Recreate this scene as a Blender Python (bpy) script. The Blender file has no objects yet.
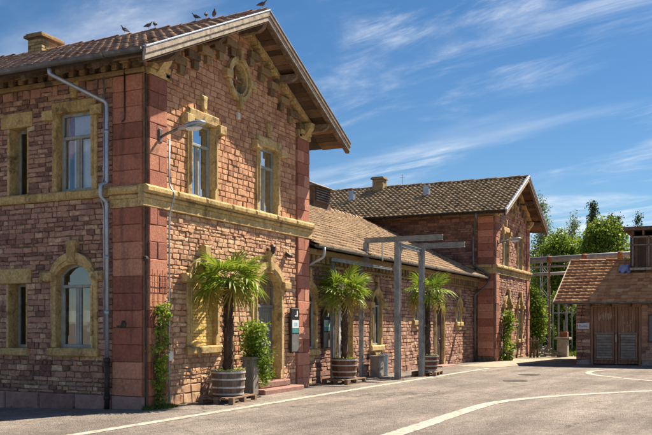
import bpy, math, random
import numpy as np
from mathutils import Vector, Matrix
from bpy_extras.object_utils import world_to_camera_view
RND = random.Random(7)
sc = bpy.context.scene
COL = sc.collection
R = math.radians

# ------------------------------------------------------------------ camera
FPX, HOR, VPX, EYE = 860.0, 325.0, 735.0, 1.65
YAW = math.atan2(VPX - 326.0, FPX)
CAM = Vector((-13.733, -10.457, EYE))
FW = Vector((math.cos(YAW), math.sin(YAW), 0)); RT = Vector((math.sin(YAW), -math.cos(YAW), 0))
cd = bpy.data.cameras.new('camera'); cam = bpy.data.objects.new('camera', cd); COL.objects.link(cam)
cam.location = CAM; cam.rotation_euler = (R(90), 0, YAW - R(90))
cd.sensor_width = 36; cd.lens = 36 * FPX / 652.0; cd.shift_y = (HOR - 217.5) / 652.0
cd.clip_start = 0.1; cd.clip_end = 3000
sc.camera = cam

# ------------------------------------------------------------------ sun, sky, exposure
SUN_EL = R(48.7); SH = Vector((0.914, -0.406, 0)).normalized()
SUN = Vector((SH.x * math.cos(SUN_EL), SH.y * math.cos(SUN_EL), math.sin(SUN_EL)))
sd = bpy.data.lights.new('sun', 'SUN'); sun = bpy.data.objects.new('sun', sd); COL.objects.link(sun)
sd.energy = 5.0; sd.angle = R(0.5); sd.color = (1.0, 0.84, 0.64)
sun.rotation_euler = SUN.to_track_quat('Z', 'Y').to_euler(); sun.location = (0, 0, 60)
world = bpy.data.worlds.new('World'); sc.world = world; world.use_nodes = True
wn = world.node_tree.nodes; wl = world.node_tree.links; wn.clear()
def wnode(t, **k):
    n = wn.new(t)
    for a, b in k.items(): setattr(n, a, b)
    return n
sky = wnode('ShaderNodeTexSky', sky_type='NISHITA', sun_disc=False, sun_elevation=SUN_EL,
            sun_rotation=math.atan2(SH.x, SH.y), altitude=200, air_density=1.0, dust_density=0.0, ozone_density=4.0)
bg = wnode('ShaderNodeBackground'); bg.inputs[1].default_value = 0.05
wo = wnode('ShaderNodeOutputWorld'); wl.new(bg.outputs[0], wo.inputs[0])
def wmath(op, a, b=None, c=None):
    n = wnode('ShaderNodeMath', operation=op)
    for i, x in enumerate((a, b, c)):
        if x is None: continue
        if isinstance(x, (int, float)): n.inputs[i].default_value = x
        else: wl.new(x, n.inputs[i])
    return n.outputs[0]
tc = wnode('ShaderNodeTexCoord'); sep = wnode('ShaderNodeSeparateXYZ'); wl.new(tc.outputs['Generated'], sep.inputs[0])
den = wmath('ADD', wmath('MAXIMUM', sep.outputs[2], 0.0), 0.13)
px = wmath('DIVIDE', sep.outputs[0], den); py = wmath('DIVIDE', sep.outputs[1], den)
cmb = wnode('ShaderNodeCombineXYZ'); wl.new(px, cmb.inputs[0]); wl.new(py, cmb.inputs[1])
def cirrus(rot, sx, sy, scale, dist, lo, hi, off, rough=.62):      # wisps in a flat layer high above the place, drawn out along the wind
    m0 = wnode('ShaderNodeMapping'); wl.new(cmb.outputs[0], m0.inputs[0]); m0.inputs['Rotation'].default_value = (0, 0, rot)
    mp = wnode('ShaderNodeMapping'); wl.new(m0.outputs[0], mp.inputs[0])
    mp.inputs['Scale'].default_value = (sx, sy, 1); mp.inputs['Location'].default_value = off
    nz = wnode('ShaderNodeTexNoise'); wl.new(mp.outputs[0], nz.inputs[0])
    nz.inputs['Scale'].default_value = scale; nz.inputs['Detail'].default_value = 10; nz.inputs['Roughness'].default_value = rough; nz.inputs['Distortion'].default_value = dist
    mr = wnode('ShaderNodeMapRange', interpolation_type='SMOOTHSTEP'); wl.new(nz.outputs[0], mr.inputs[0])
    mr.inputs[1].default_value = lo; mr.inputs[2].default_value = hi
    return mr.outputs[0]
streak = cirrus(R(17), 2.6, .8, 1.5, .9, .40, .80, (3.1, 1.7, 0), .66)
patch = cirrus(R(25), 1.3, .75, .95, .5, .42, .66, (2.2, 3.3, 8))
veil = cirrus(R(14), 1.5, .62, .8, .4, .50, .74, (6.6, 9.9, 5), .55)
cov = wmath('MINIMUM', wmath('ADD', wmath('MULTIPLY', wmath('MULTIPLY', streak, patch), 1.0), wmath('MULTIPLY', veil, .34)), .9)
mixc = wnode('ShaderNodeMix', data_type='RGBA'); wl.new(cov, mixc.inputs[0]); mixc.inputs[7].default_value = (8.8, 8.9, 9.1, 1)
hs = wnode('ShaderNodeHueSaturation'); hs.inputs['Saturation'].default_value = 1.2; hs.inputs['Value'].default_value = 0.72
wl.new(sky.outputs[0], hs.inputs['Color']); wl.new(hs.outputs[0], mixc.inputs[6]); wl.new(mixc.outputs[2], bg.inputs[0])
vs = sc.view_settings; vs.view_transform = 'Standard'; vs.look = 'None'; vs.gamma = 1; vs.use_curve_mapping = False; vs.exposure = 1.4
sc.render.engine = 'CYCLES'

# ------------------------------------------------------------------ materials
MATS = {}
def pmat(name, ramp, tint=0.0, nscale=5.0, rough=0.9, bump=0.3, bscale=60.0, metal=0.0, spec=0.3, vary=0.35, vscale=30.0,
         stretch=(1, 1, 1), objr=False, transl=0.0, stain=None, bdist=0.01, streak=None):
    m = bpy.data.materials.new(name); m.use_nodes = True
    N = m.node_tree.nodes; L = m.node_tree.links; N.clear()
    def nd(t, **k):
        n = N.new(t)
        for a, b in k.items(): setattr(n, a, b)
        return n
    def mt(op, a, b, clamp=False):
        n = nd('ShaderNodeMath', operation=op, use_clamp=clamp)
        for i, x in enumerate((a, b)):
            if isinstance(x, (int, float)): n.inputs[i].default_value = x
            else: L.new(x, n.inputs[i])
        return n.outputs[0]
    geo = nd('ShaderNodeNewGeometry'); mp = nd('ShaderNodeMapping'); mp.inputs['Scale'].default_value = stretch
    L.new(geo.outputs['Position'], mp.inputs[0])
    def noise(s, detail=5.0, rough_=0.6, dist=0.0):
        n = nd('ShaderNodeTexNoise'); L.new(mp.outputs[0], n.inputs[0])
        n.inputs['Scale'].default_value = s; n.inputs['Detail'].default_value = detail; n.inputs['Roughness'].default_value = rough_; n.inputs['Distortion'].default_value = dist
        return n.outputs[0]
    nz = noise(nscale)
    nzc = nd('ShaderNodeMapRange'); L.new(nz, nzc.inputs[0]); nzc.inputs[1].default_value = 0.28; nzc.inputs[2].default_value = 0.72
    fac = nzc.outputs[0]
    if tint > 0:
        at = nd('ShaderNodeAttribute', attribute_name='tint'); t = at.outputs['Fac']
        if objr:
            oi = nd('ShaderNodeObjectInfo'); t = mt('FRACT', mt('ADD', t, oi.outputs['Random']), 0.0)
        fac = mt('ADD', mt('MULTIPLY', t, tint), mt('MULTIPLY', fac, 1 - tint))
    cr = nd('ShaderNodeValToRGB'); L.new(fac, cr.inputs[0])
    els = cr.color_ramp.elements
    while len(els) < len(ramp): els.new(0.5)
    for e, (p, c) in zip(els, ramp): e.position = p; e.color = (c[0], c[1], c[2], 1)
    col = cr.outputs[0]
    if vary:
        v = nd('ShaderNodeMapRange'); L.new(noise(vscale, 6.0, 0.7), v.inputs[0]); v.inputs[1].default_value = 0.25; v.inputs[2].default_value = 0.75
        v.inputs[3].default_value = 1 - vary; v.inputs[4].default_value = 1 + vary * 0.8
        mx = nd('ShaderNodeVectorMath', operation='SCALE'); L.new(col, mx.inputs[0]); L.new(v.outputs[0], mx.inputs['Scale']); col = mx.outputs[0]
    if stain:                                            # blotches of dirt with a shape of their own: (colour, scale, threshold, amount)
        sm = nd('ShaderNodeMapRange', interpolation_type='SMOOTHSTEP'); L.new(noise(stain[1], 7.0, 0.65, 0.4), sm.inputs[0])
        sm.inputs[1].default_value = stain[2]; sm.inputs[2].default_value = stain[2] + 0.16; sm.inputs[4].default_value = stain[3]
        mx = nd('ShaderNodeMix', data_type='RGBA'); L.new(sm.outputs[0], mx.inputs[0]); L.new(col, mx.inputs[6]); mx.inputs[7].default_value = (*stain[0], 1); col = mx.outputs[2]
    if streak:                                           # rain runs, drawn out down the wall: (colour, scale, threshold, amount)
        mp2 = nd('ShaderNodeMapping'); mp2.inputs['Scale'].default_value = (1, 1, .09); L.new(geo.outputs['Position'], mp2.inputs[0])
        n2 = nd('ShaderNodeTexNoise'); L.new(mp2.outputs[0], n2.inputs[0]); n2.inputs['Scale'].default_value = streak[1]; n2.inputs['Detail'].default_value = 6; n2.inputs['Roughness'].default_value = .65
        sm = nd('ShaderNodeMapRange', interpolation_type='SMOOTHSTEP'); L.new(n2.outputs[0], sm.inputs[0]); sm.inputs[1].default_value = streak[2]; sm.inputs[2].default_value = streak[2] + .17; sm.inputs[4].default_value = streak[3]
        mx = nd('ShaderNodeMix', data_type='RGBA'); L.new(sm.outputs[0], mx.inputs[0]); L.new(col, mx.inputs[6]); mx.inputs[7].default_value = (*streak[0], 1); col = mx.outputs[2]
    b = nd('ShaderNodeBsdfPrincipled'); L.new(col, b.inputs['Base Color'])
    b.inputs['Roughness'].default_value = rough; b.inputs['Metallic'].default_value = metal; b.inputs['Specular IOR Level'].default_value = spec
    if bump:
        bp = nd('ShaderNodeBump'); bp.inputs['Strength'].default_value = bump; bp.inputs['Distance'].default_value = bdist
        L.new(noise(bscale, 8.0, 0.7), bp.inputs['Height']); L.new(bp.outputs[0], b.inputs['Normal'])
    out = nd('ShaderNodeOutputMaterial'); sh = b.outputs[0]
    if transl:
        tr = nd('ShaderNodeBsdfTranslucent'); L.new(col, tr.inputs[0]); ms = nd('ShaderNodeMixShader'); ms.inputs[0].default_value = transl
        L.new(sh, ms.inputs[1]); L.new(tr.outputs[0], ms.inputs[2]); sh = ms.outputs[0]
    L.new(sh, out.inputs[0]); MATS[name] = m
    return m
def glass(name, refl, tintc):
    m = bpy.data.materials.new(name); m.use_nodes = True; N = m.node_tree.nodes; L = m.node_tree.links; N.clear()
    g = N.new('ShaderNodeBsdfGlossy'); g.inputs['Roughness'].default_value = 0.03; g.inputs[0].default_value = (0.92, 0.95, 1, 1)
    t = N.new('ShaderNodeBsdfTransparent'); t.inputs[0].default_value = (*tintc, 1)
    f = N.new('ShaderNodeFresnel'); f.inputs[0].default_value = 1.5
    a = N.new('ShaderNodeMath'); a.operation = 'ADD'; a.use_clamp = True; a.inputs[1].default_value = refl; L.new(f.outputs[0], a.inputs[0])
    nz = N.new('ShaderNodeTexNoise'); nz.inputs['Scale'].default_value = 1.7; ge = N.new('ShaderNodeNewGeometry'); L.new(ge.outputs['Position'], nz.inputs[0])
    bp = N.new('ShaderNodeBump'); bp.inputs['Strength'].default_value = 0.12; bp.inputs['Distance'].default_value = 0.03; L.new(nz.outputs[0], bp.inputs['Height']); L.new(bp.outputs[0], g.inputs['Normal'])
    ms = N.new('ShaderNodeMixShader'); L.new(a.outputs[0], ms.inputs[0]); L.new(t.outputs[0], ms.inputs[1]); L.new(g.outputs[0], ms.inputs[2])
    o = N.new('ShaderNodeOutputMaterial'); L.new(ms.outputs[0], o.inputs[0]); MATS[name] = m
SOOT = (0.035, 0.03, 0.028)
pmat('rubble', [(0.0, (.11, .066, .058)), (.15, (.21, .115, .092)), (.38, (.36, .205, .155)), (.58, (.48, .29, .205)), (.76, (.38, .22, .18)), (.86, (.58, .41, .26)), (1, (.70, .56, .40))],
     streak=(SOOT, 2.6, .57, .45), tint=.76, nscale=7, bump=.8, bscale=55, vary=.45, vscale=26, stain=(SOOT, 1.3, .60, .4), bdist=.02)
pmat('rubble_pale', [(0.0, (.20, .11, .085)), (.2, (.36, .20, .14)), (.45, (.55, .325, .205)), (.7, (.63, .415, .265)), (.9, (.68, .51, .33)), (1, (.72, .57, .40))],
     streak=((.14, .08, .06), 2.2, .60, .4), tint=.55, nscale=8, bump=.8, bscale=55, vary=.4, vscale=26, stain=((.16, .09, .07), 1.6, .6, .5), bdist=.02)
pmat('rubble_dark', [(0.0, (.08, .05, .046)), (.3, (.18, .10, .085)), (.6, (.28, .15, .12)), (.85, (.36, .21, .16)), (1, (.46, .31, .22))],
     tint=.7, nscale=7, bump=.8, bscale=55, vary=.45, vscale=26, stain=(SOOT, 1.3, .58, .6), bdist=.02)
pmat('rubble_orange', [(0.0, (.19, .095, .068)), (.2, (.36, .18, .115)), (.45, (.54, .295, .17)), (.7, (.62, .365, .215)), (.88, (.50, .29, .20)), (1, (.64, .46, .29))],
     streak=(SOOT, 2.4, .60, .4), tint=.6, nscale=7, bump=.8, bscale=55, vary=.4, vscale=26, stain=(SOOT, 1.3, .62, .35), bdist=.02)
pmat('mortar', [(0, (.09, .068, .056)), (.5, (.18, .138, .11)), (1, (.32, .25, .19))], nscale=9, bump=.6, bscale=70, stain=(SOOT, 1.5, .55, .6))
pmat('mortar_pale', [(0, (.24, .18, .13)), (.5, (.38, .29, .20)), (1, (.50, .40, .28))], nscale=9, bump=.6, bscale=70)
pmat('ashlar', [(0, (.19, .078, .058)), (.35, (.33, .13, .092)), (.65, (.45, .195, .13)), (1, (.54, .28, .19))], tint=.8, nscale=5, bump=.8, bscale=34, vary=.4, vscale=18, stain=(SOOT, 1.7, .57, .55), streak=(SOOT, 3.0, .55, .5), bdist=.02)
pmat('plinth', [(0, (.17, .095, .085)), (.5, (.31, .18, .155)), (1, (.42, .29, .255))], tint=.6, nscale=6, bump=.5, bscale=45, stain=(SOOT, 2.2, .58, .6))
pmat('sandstone', [(0, (.29, .20, .085)), (.5, (.48, .35, .155)), (1, (.62, .48, .25))], tint=.4, nscale=5, bump=.45, bscale=34, vary=.4, vscale=20, stain=((.07, .05, .035), 3.2, .53, .75), streak=((.08, .058, .042), 4.0, .53, .6), bdist=.02)
pmat('corbel', [(0, (.10, .07, .04)), (.5, (.24, .165, .085)), (1, (.38, .27, .14))], tint=.7, nscale=8, bump=.6, bscale=60, vary=.4, stain=(SOOT, 2.2, .52, .75))
pmat('yellow_brick', [(0, (.50, .35, .10)), (.5, (.64, .47, .15)), (1, (.74, .58, .25))], tint=.7, nscale=8, bump=.4, vary=.2)
pmat('chimney_brick', [(0, (.16, .10, .05)), (.5, (.36, .25, .12)), (1, (.5, .38, .2))], tint=.7, nscale=8, bump=.4, vary=.3)
pmat('tile_near', [(0, (.14, .085, .062)), (.35, (.28, .165, .115)), (.65, (.40, .25, .18)), (1, (.50, .36, .27))], tint=.7, nscale=4, bump=.4, bscale=80, vary=.35, objr=True, stain=((.07, .06, .045), 2.0, .55, .6))
pmat('tile_tan', [(0, (.13, .09, .06)), (.35, (.25, .17, .105)), (.7, (.35, .245, .15)), (1, (.46, .34, .215))], tint=.65, nscale=3, bump=.4, bscale=80, vary=.3, objr=True, stain=((.10, .075, .055), 1.2, .58, .5))
pmat('tile_far', [(0, (.11, .075, .045)), (.4, (.27, .19, .11)), (.75, (.40, .29, .17)), (1, (.52, .40, .24))], tint=.6, nscale=3, bump=.3, vary=.3, objr=True)
pmat('tile_orange', [(0, (.22, .10, .055)), (.4, (.42, .205, .10)), (.75, (.54, .29, .135)), (1, (.58, .38, .20))], tint=.65, nscale=3, bump=.3, vary=.3, objr=True, stain=((.10, .06, .045), 1.4, .6, .6))
pmat('deck', [(0, (.03, .024, .02)), (1, (.06, .05, .04))], nscale=6)
pmat('soffit', [(0, (.045, .03, .022)), (.5, (.10, .062, .042)), (.85, (.19, .115, .072)), (1, (.28, .19, .12))], tint=.75, nscale=6, bump=.4, vary=.4, stretch=(1, 1, 1))
pmat('old_white_paint', [(0, (.16, .135, .105)), (.4, (.33, .29, .24)), (1, (.50, .46, .40))], nscale=9, bump=.5, vary=.3, stain=((.11, .085, .065), 5, .55, .8))
pmat('old_timber', [(0, (.05, .035, .025)), (.5, (.13, .09, .065)), (1, (.27, .21, .155))], tint=.4, nscale=8, bump=.5, vary=.4)
pmat('gutter', [(0, (.085, .08, .075)), (.5, (.15, .145, .14)), (1, (.24, .235, .23))], nscale=4, rough=.5, metal=.4, bump=.1, vary=.25)
pmat('zinc', [(0, (.24, .29, .36)), (.5, (.36, .42, .50)), (1, (.48, .54, .60))], nscale=4, rough=.42, metal=.55, bump=.1, vary=.2)
pmat('dark_iron', [(0, (.025, .022, .02)), (1, (.07, .06, .055))], nscale=8, rough=.6, metal=.2, bump=.2)
pmat('steel_paint', [(0, (.15, .17, .19)), (.5, (.25, .275, .30)), (1, (.36, .385, .40))], nscale=5, rough=.6, metal=.1, bump=.2, vary=.25, stain=((.13, .06, .03), 4, .62, .8))
pmat('rust', [(0, (.10, .04, .02)), (.5, (.26, .11, .045)), (1, (.38, .2, .09))], nscale=9, rough=.85, bump=.4)
pmat('frame_paint', [(0, (.20, .22, .205)), (.5, (.29, .31, .295)), (1, (.36, .38, .36))], nscale=6, rough=.5, bump=.1, vary=.15)
pmat('white_paint', [(0, (.52, .52, .50)), (1, (.72, .72, .70))], nscale=6, rough=.5, bump=.1, vary=.15)
pmat('door_grey', [(0, (.10, .105, .10)), (.5, (.17, .175, .165)), (1, (.26, .26, .245))], nscale=7, rough=.7, bump=.4, vary=.3, stretch=(3, 3, .35))
pmat('door_brown', [(0, (.03, .02, .02)), (.5, (.075, .052, .05)), (1, (.13, .095, .085))], nscale=7, rough=.7, bump=.3, vary=.3, stretch=(3, 3, .35))
pmat('gate_brown', [(0, (.12, .065, .044)), (.5, (.26, .145, .096)), (.85, (.36, .22, .155)), (1, (.46, .36, .28))], tint=.3, nscale=5, rough=.8, bump=.4, vary=.4, stretch=(3, 3, .4))
pmat('gate_panel', [(0, (.13, .115, .10)), (.5, (.25, .22, .195)), (1, (.37, .34, .30))], tint=.5, nscale=7, rough=.85, bump=.4, vary=.35)
pmat('peeled', [(0, (.22, .16, .11)), (.5, (.42, .34, .25)), (1, (.55, .47, .36))], nscale=9, vary=.4)
pmat('curtain', [(0, (.60, .61, .64)), (1, (.74, .75, .78))], nscale=4, bump=0, vary=.08)
pmat('red_cloth', [(0, (.42, .05, .05)), (1, (.62, .10, .09))], nscale=6, bump=0)
pmat('lime', [(0, (.45, .55, .03)), (1, (.55, .65, .06))], nscale=4, bump=0, vary=.1)
pmat('interior', [(0, (.05, .045, .04)), (1, (.09, .08, .07))], nscale=3, bump=0)
pmat('road_paint', [(0, (.26, .24, .21)), (.3, (.40, .38, .33)), (1, (.54, .51, .45))], nscale=3, rough=.85, bump=.7, bscale=120, vary=.5, vscale=50, stain=((.20, .18, .168), 7, .47, .9))
pmat('sandy', [(0, (.20, .17, .13)), (.5, (.32, .28, .22)), (1, (.42, .38, .31))], nscale=2.5, bump=.6, vary=.4)
pmat('stave', [(0, (.085, .062, .05)), (.5, (.17, .13, .105)), (1, (.27, .215, .175))], tint=.5, objr=True, nscale=7, bump=.5, vary=.35, stretch=(3, 3, .4))
pmat('stave_brown', [(0, (.075, .036, .022)), (.5, (.15, .072, .044)), (1, (.24, .125, .08))], tint=.5, objr=True, nscale=7, bump=.5, vary=.35, stretch=(3, 3, .4))
pmat('hoop', [(0, (.36, .36, .37)), (1, (.58, .58, .59))], nscale=9, rough=.5, metal=.3, vary=.25)
pmat('pallet', [(0, (.12, .08, .055)), (.5, (.21, .145, .10)), (1, (.32, .235, .17))], tint=.5, objr=True, nscale=8, bump=.5, vary=.35)
pmat('soil', [(0, (.03, .022, .016)), (1, (.08, .058, .04))], nscale=12, bump=.8)
pmat('palm_trunk', [(0, (.03, .02, .014)), (.4, (.08, .052, .035)), (.75, (.15, .10, .068)), (1, (.23, .165, .115))], tint=.5, nscale=14, bump=1, bscale=45, vary=.5, stretch=(1, 1, .35), bdist=.02)
pmat('frond', [(0, (.075, .12, .015)), (.4, (.16, .25, .025)), (.75, (.27, .37, .04)), (1, (.42, .48, .07))], tint=.75, nscale=5, rough=.5, bump=0, vary=.2, transl=.3, objr=True)
pmat('frond_old', [(0, (.20, .16, .035)), (.5, (.34, .25, .05)), (1, (.46, .34, .09))], tint=.7, nscale=5, rough=.7, bump=0, vary=.25, transl=.25, objr=True)
pmat('leaf_bright', [(0, (.06, .11, .014)), (.4, (.14, .23, .025)), (.8, (.25, .35, .04)), (1, (.35, .43, .06))], tint=.85, nscale=2, rough=.55, bump=0, vary=.15, transl=.35)
pmat('leaf_mid', [(0, (.04, .08, .014)), (.45, (.095, .17, .028)), (.8, (.16, .25, .04)), (1, (.24, .32, .06))], tint=.85, nscale=1.5, rough=.55, bump=0, vary=.15, transl=.35)
pmat('leaf_birch', [(0, (.06, .10, .035)), (.5, (.13, .20, .06)), (1, (.23, .30, .10))], tint=.85, nscale=1.5, rough=.55, bump=0, vary=.15, transl=.4)
pmat('leaf_dark', [(0, (.016, .035, .012)), (.5, (.035, .07, .02)), (1, (.075, .12, .032))], tint=.85, nscale=1.5, rough=.6, bump=0, vary=.15, transl=.3)
pmat('bark', [(0, (.04, .03, .022)), (1, (.14, .11, .085))], nscale=9, bump=.8, stretch=(1, 1, .3))
pmat('bark_birch', [(0, (.07, .065, .06)), (.4, (.42, .41, .38)), (1, (.58, .57, .54))], nscale=7, bump=.4, stretch=(.5, .5, 2))
pmat('grass', [(0, (.05, .085, .014)), (.5, (.11, .16, .025)), (1, (.22, .25, .05))], tint=.85, nscale=2, bump=0, transl=.3)
pmat('panel_black', [(0, (.012, .013, .015)), (1, (.03, .032, .036))], nscale=4, rough=.35, bump=0, spec=.5)
pmat('panel_grey', [(0, (.12, .125, .125)), (1, (.17, .175, .17))], nscale=4, rough=.5, bump=0)
pmat('print_white', [(0, (.60, .66, .70)), (1, (.72, .77, .80))], nscale=8, bump=0, rough=.4)
pmat('print_teal', [(0, (.04, .20, .21)), (1, (.09, .30, .30))], nscale=14, bump=0, rough=.4)
pmat('print_blue', [(0, (.20, .42, .55)), (1, (.35, .58, .68))], nscale=16, bump=0, rough=.4)
pmat('print_green', [(0, (.16, .36, .12)), (1, (.30, .52, .18))], nscale=16, bump=0, rough=.4)
pmat('sign_white', [(0, (.48, .53, .60)), (1, (.62, .66, .70))], nscale=6, bump=0, rough=.5, vary=.15)
pmat('sign_ink', [(0, (.14, .17, .24)), (1, (.22, .26, .32))], nscale=6, bump=0)
pmat('concrete', [(0, (.16, .15, .135)), (.5, (.27, .255, .23)), (1, (.38, .36, .33))], tint=.3, nscale=5, bump=.5)
pmat('tank_white', [(0, (.55, .56, .55)), (1, (.70, .71, .70))], nscale=3, rough=.4, bump=0, vary=.15)
pmat('pigeon', [(0, (.035, .037, .045)), (.5, (.09, .095, .11)), (1, (.17, .17, .19))], tint=.5, objr=True, nscale=18, bump=0)
pmat('tarp', [(0, (.22, .25, .45)), (1, (.42, .45, .62))], nscale=6, bump=.5, bscale=12, rough=.5)
def asphalt():
    m = bpy.data.materials.new('asphalt'); m.use_nodes = True; N = m.node_tree.nodes; L = m.node_tree.links; N.clear()
    def nd(t, **k):
        n = N.new(t)
        for a, b in k.items(): setattr(n, a, b)
        return n
    geo = nd('ShaderNodeNewGeometry')
    def noise(s_, det=5, ro=.6, st=None, dist=0):
        n = nd('ShaderNodeTexNoise'); n.inputs['Scale'].default_value = s_; n.inputs['Detail'].default_value = det; n.inputs['Roughness'].default_value = ro; n.inputs['Distortion'].default_value = dist
        if st: mp = nd('ShaderNodeMapping'); mp.inputs['Rotation'].default_value = (0, 0, st[0]); L.new(geo.outputs['Position'], mp.inputs[0]); m2 = nd('ShaderNodeMapping'); m2.inputs['Scale'].default_value = st[1]; L.new(mp.outputs[0], m2.inputs[0]); L.new(m2.outputs[0], n.inputs[0])
        else: L.new(geo.outputs['Position'], n.inputs[0])
        return n
    def rng(x, a, b, c, d, smooth=True):
        r = nd('ShaderNodeMapRange', interpolation_type='SMOOTHSTEP' if smooth else 'LINEAR'); L.new(x, r.inputs[0])
        for i_, v in enumerate((a, b, c, d)): r.inputs[i_ + 1].default_value = v
        return r.outputs[0]
    def mix(f, a, col):
        x = nd('ShaderNodeMix', data_type='RGBA'); L.new(f, x.inputs[0]); L.new(a, x.inputs[6]); x.inputs[7].default_value = (*col, 1); return x.outputs[2]
    def mul(a, f): x = nd('ShaderNodeVectorMath', operation='SCALE'); L.new(a, x.inputs[0]); L.new(f, x.inputs['Scale']); return x.outputs[0]
    def mt(op, a, b): x = nd('ShaderNodeMath', operation=op); L.new(a, x.inputs[0]); L.new(b, x.inputs[1]); return x.outputs[0]
    cr = nd('ShaderNodeValToRGB'); L.new(rng(noise(.35, 6, .62).outputs[0], .3, .7, 0, 1, False), cr.inputs[0]); e = cr.color_ramp.elements
    e[0].color = (.145, .130, .124, 1); e[1].color = (.275, .248, .226, 1); k = e.new(.5); k.color = (.212, .190, .176, 1)
    col = cr.outputs[0]
    col = mul(col, rng(noise(1.1, 5, .6, (.05, (.12, 1.6, 1)), .3).outputs[0], .3, .7, .80, 1.16))        # lanes polished by wheels
    col = mul(col, rng(noise(4.5, 8, .75).outputs[0], .3, .7, .80, 1.18))
    vo = nd('ShaderNodeTexVoronoi'); vo.inputs['Scale'].default_value = 55; L.new(geo.outputs['Position'], vo.inputs['Vector'])
    sp = nd('ShaderNodeSeparateColor'); L.new(vo.outputs['Color'], sp.inputs[0]); col = mul(col, rng(sp.outputs[0], 0, 1, .62, 1.42, False))   # aggregate grit
    col = mix(rng(noise(.8, 4, .55).outputs[0], .64, .70, 0, .45), col, (.085, .08, .08))                  # oil and tar patches
    w = noise(1.3, 6, .7); vm = nd('ShaderNodeVectorMath', operation='ADD'); sc_ = nd('ShaderNodeVectorMath', operation='SCALE'); sc_.inputs['Scale'].default_value = .9; L.new(w.outputs['Color'], sc_.inputs[0]); L.new(geo.outputs['Position'], vm.inputs[0]); L.new(sc_.outputs[0], vm.inputs[1])
    ck = nd('ShaderNodeTexVoronoi', feature='DISTANCE_TO_EDGE'); ck.inputs['Scale'].default_value = .33; L.new(vm.outputs[0], ck.inputs['Vector'])
    crk = mt('MULTIPLY', rng(ck.outputs['Distance'], .003, .010, 1, 0), rng(noise(.25, 3).outputs[0], .45, .6, 0, .8)); col = mix(crk, col, (.05, .046, .044))
    b = nd('ShaderNodeBsdfPrincipled'); L.new(col, b.inputs['Base Color']); b.inputs['Roughness'].default_value = .93; b.inputs['Specular IOR Level'].default_value = .2
    bp = nd('ShaderNodeBump'); bp.inputs['Strength'].default_value = .8; bp.inputs['Distance'].default_value = .02; L.new(mt('ADD', vo.outputs['Distance'], noise(120, 6, .7).outputs[0]), bp.inputs['Height']); L.new(bp.outputs[0], b.inputs['Normal'])
    o = nd('ShaderNodeOutputMaterial'); L.new(b.outputs[0], o.inputs[0]); MATS['asphalt'] = m
asphalt()
glass('pane', .5, (.62, .66, .66)); glass('pane_clear', .13, (.9, .92, .92)); glass('pane_dark', .10, (.55, .58, .58))

# ------------------------------------------------------------------ mesh helpers
class Fr:                                                # a frame on a wall: s along it, z up, d out of it
    def __init__(s, O, u, n): s.O = Vector(O); s.u = Vector(u); s.n = Vector(n); s.flip = s.u.cross(Vector((0, 0, 1))).dot(s.n) < 0
    def p(s, a, z, d): return s.O + s.u * a + s.n * d + Vector((0, 0, z))
WORLD = Fr((0, 0, 0), (1, 0, 0), (0, -1, 0))
def inset(poly, c):
    n = len(poly); out = []
    for i in range(n):
        a, b, d = poly[i - 1], poly[i], poly[(i + 1) % n]
        e1 = (b[0] - a[0], b[1] - a[1]); e2 = (d[0] - b[0], d[1] - b[1])
        l1 = math.hypot(*e1) or 1e-6; l2 = math.hypot(*e2) or 1e-6
        n1 = (-e1[1] / l1, e1[0] / l1); n2 = (-e2[1] / l2, e2[0] / l2)
        bx, by = n1[0] + n2[0], n1[1] + n2[1]; q = max(0.35, (1 + n1[0] * n2[0] + n1[1] * n2[1]))
        out.append((b[0] + bx * c / q, b[1] + by * c / q))
    return out
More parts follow.
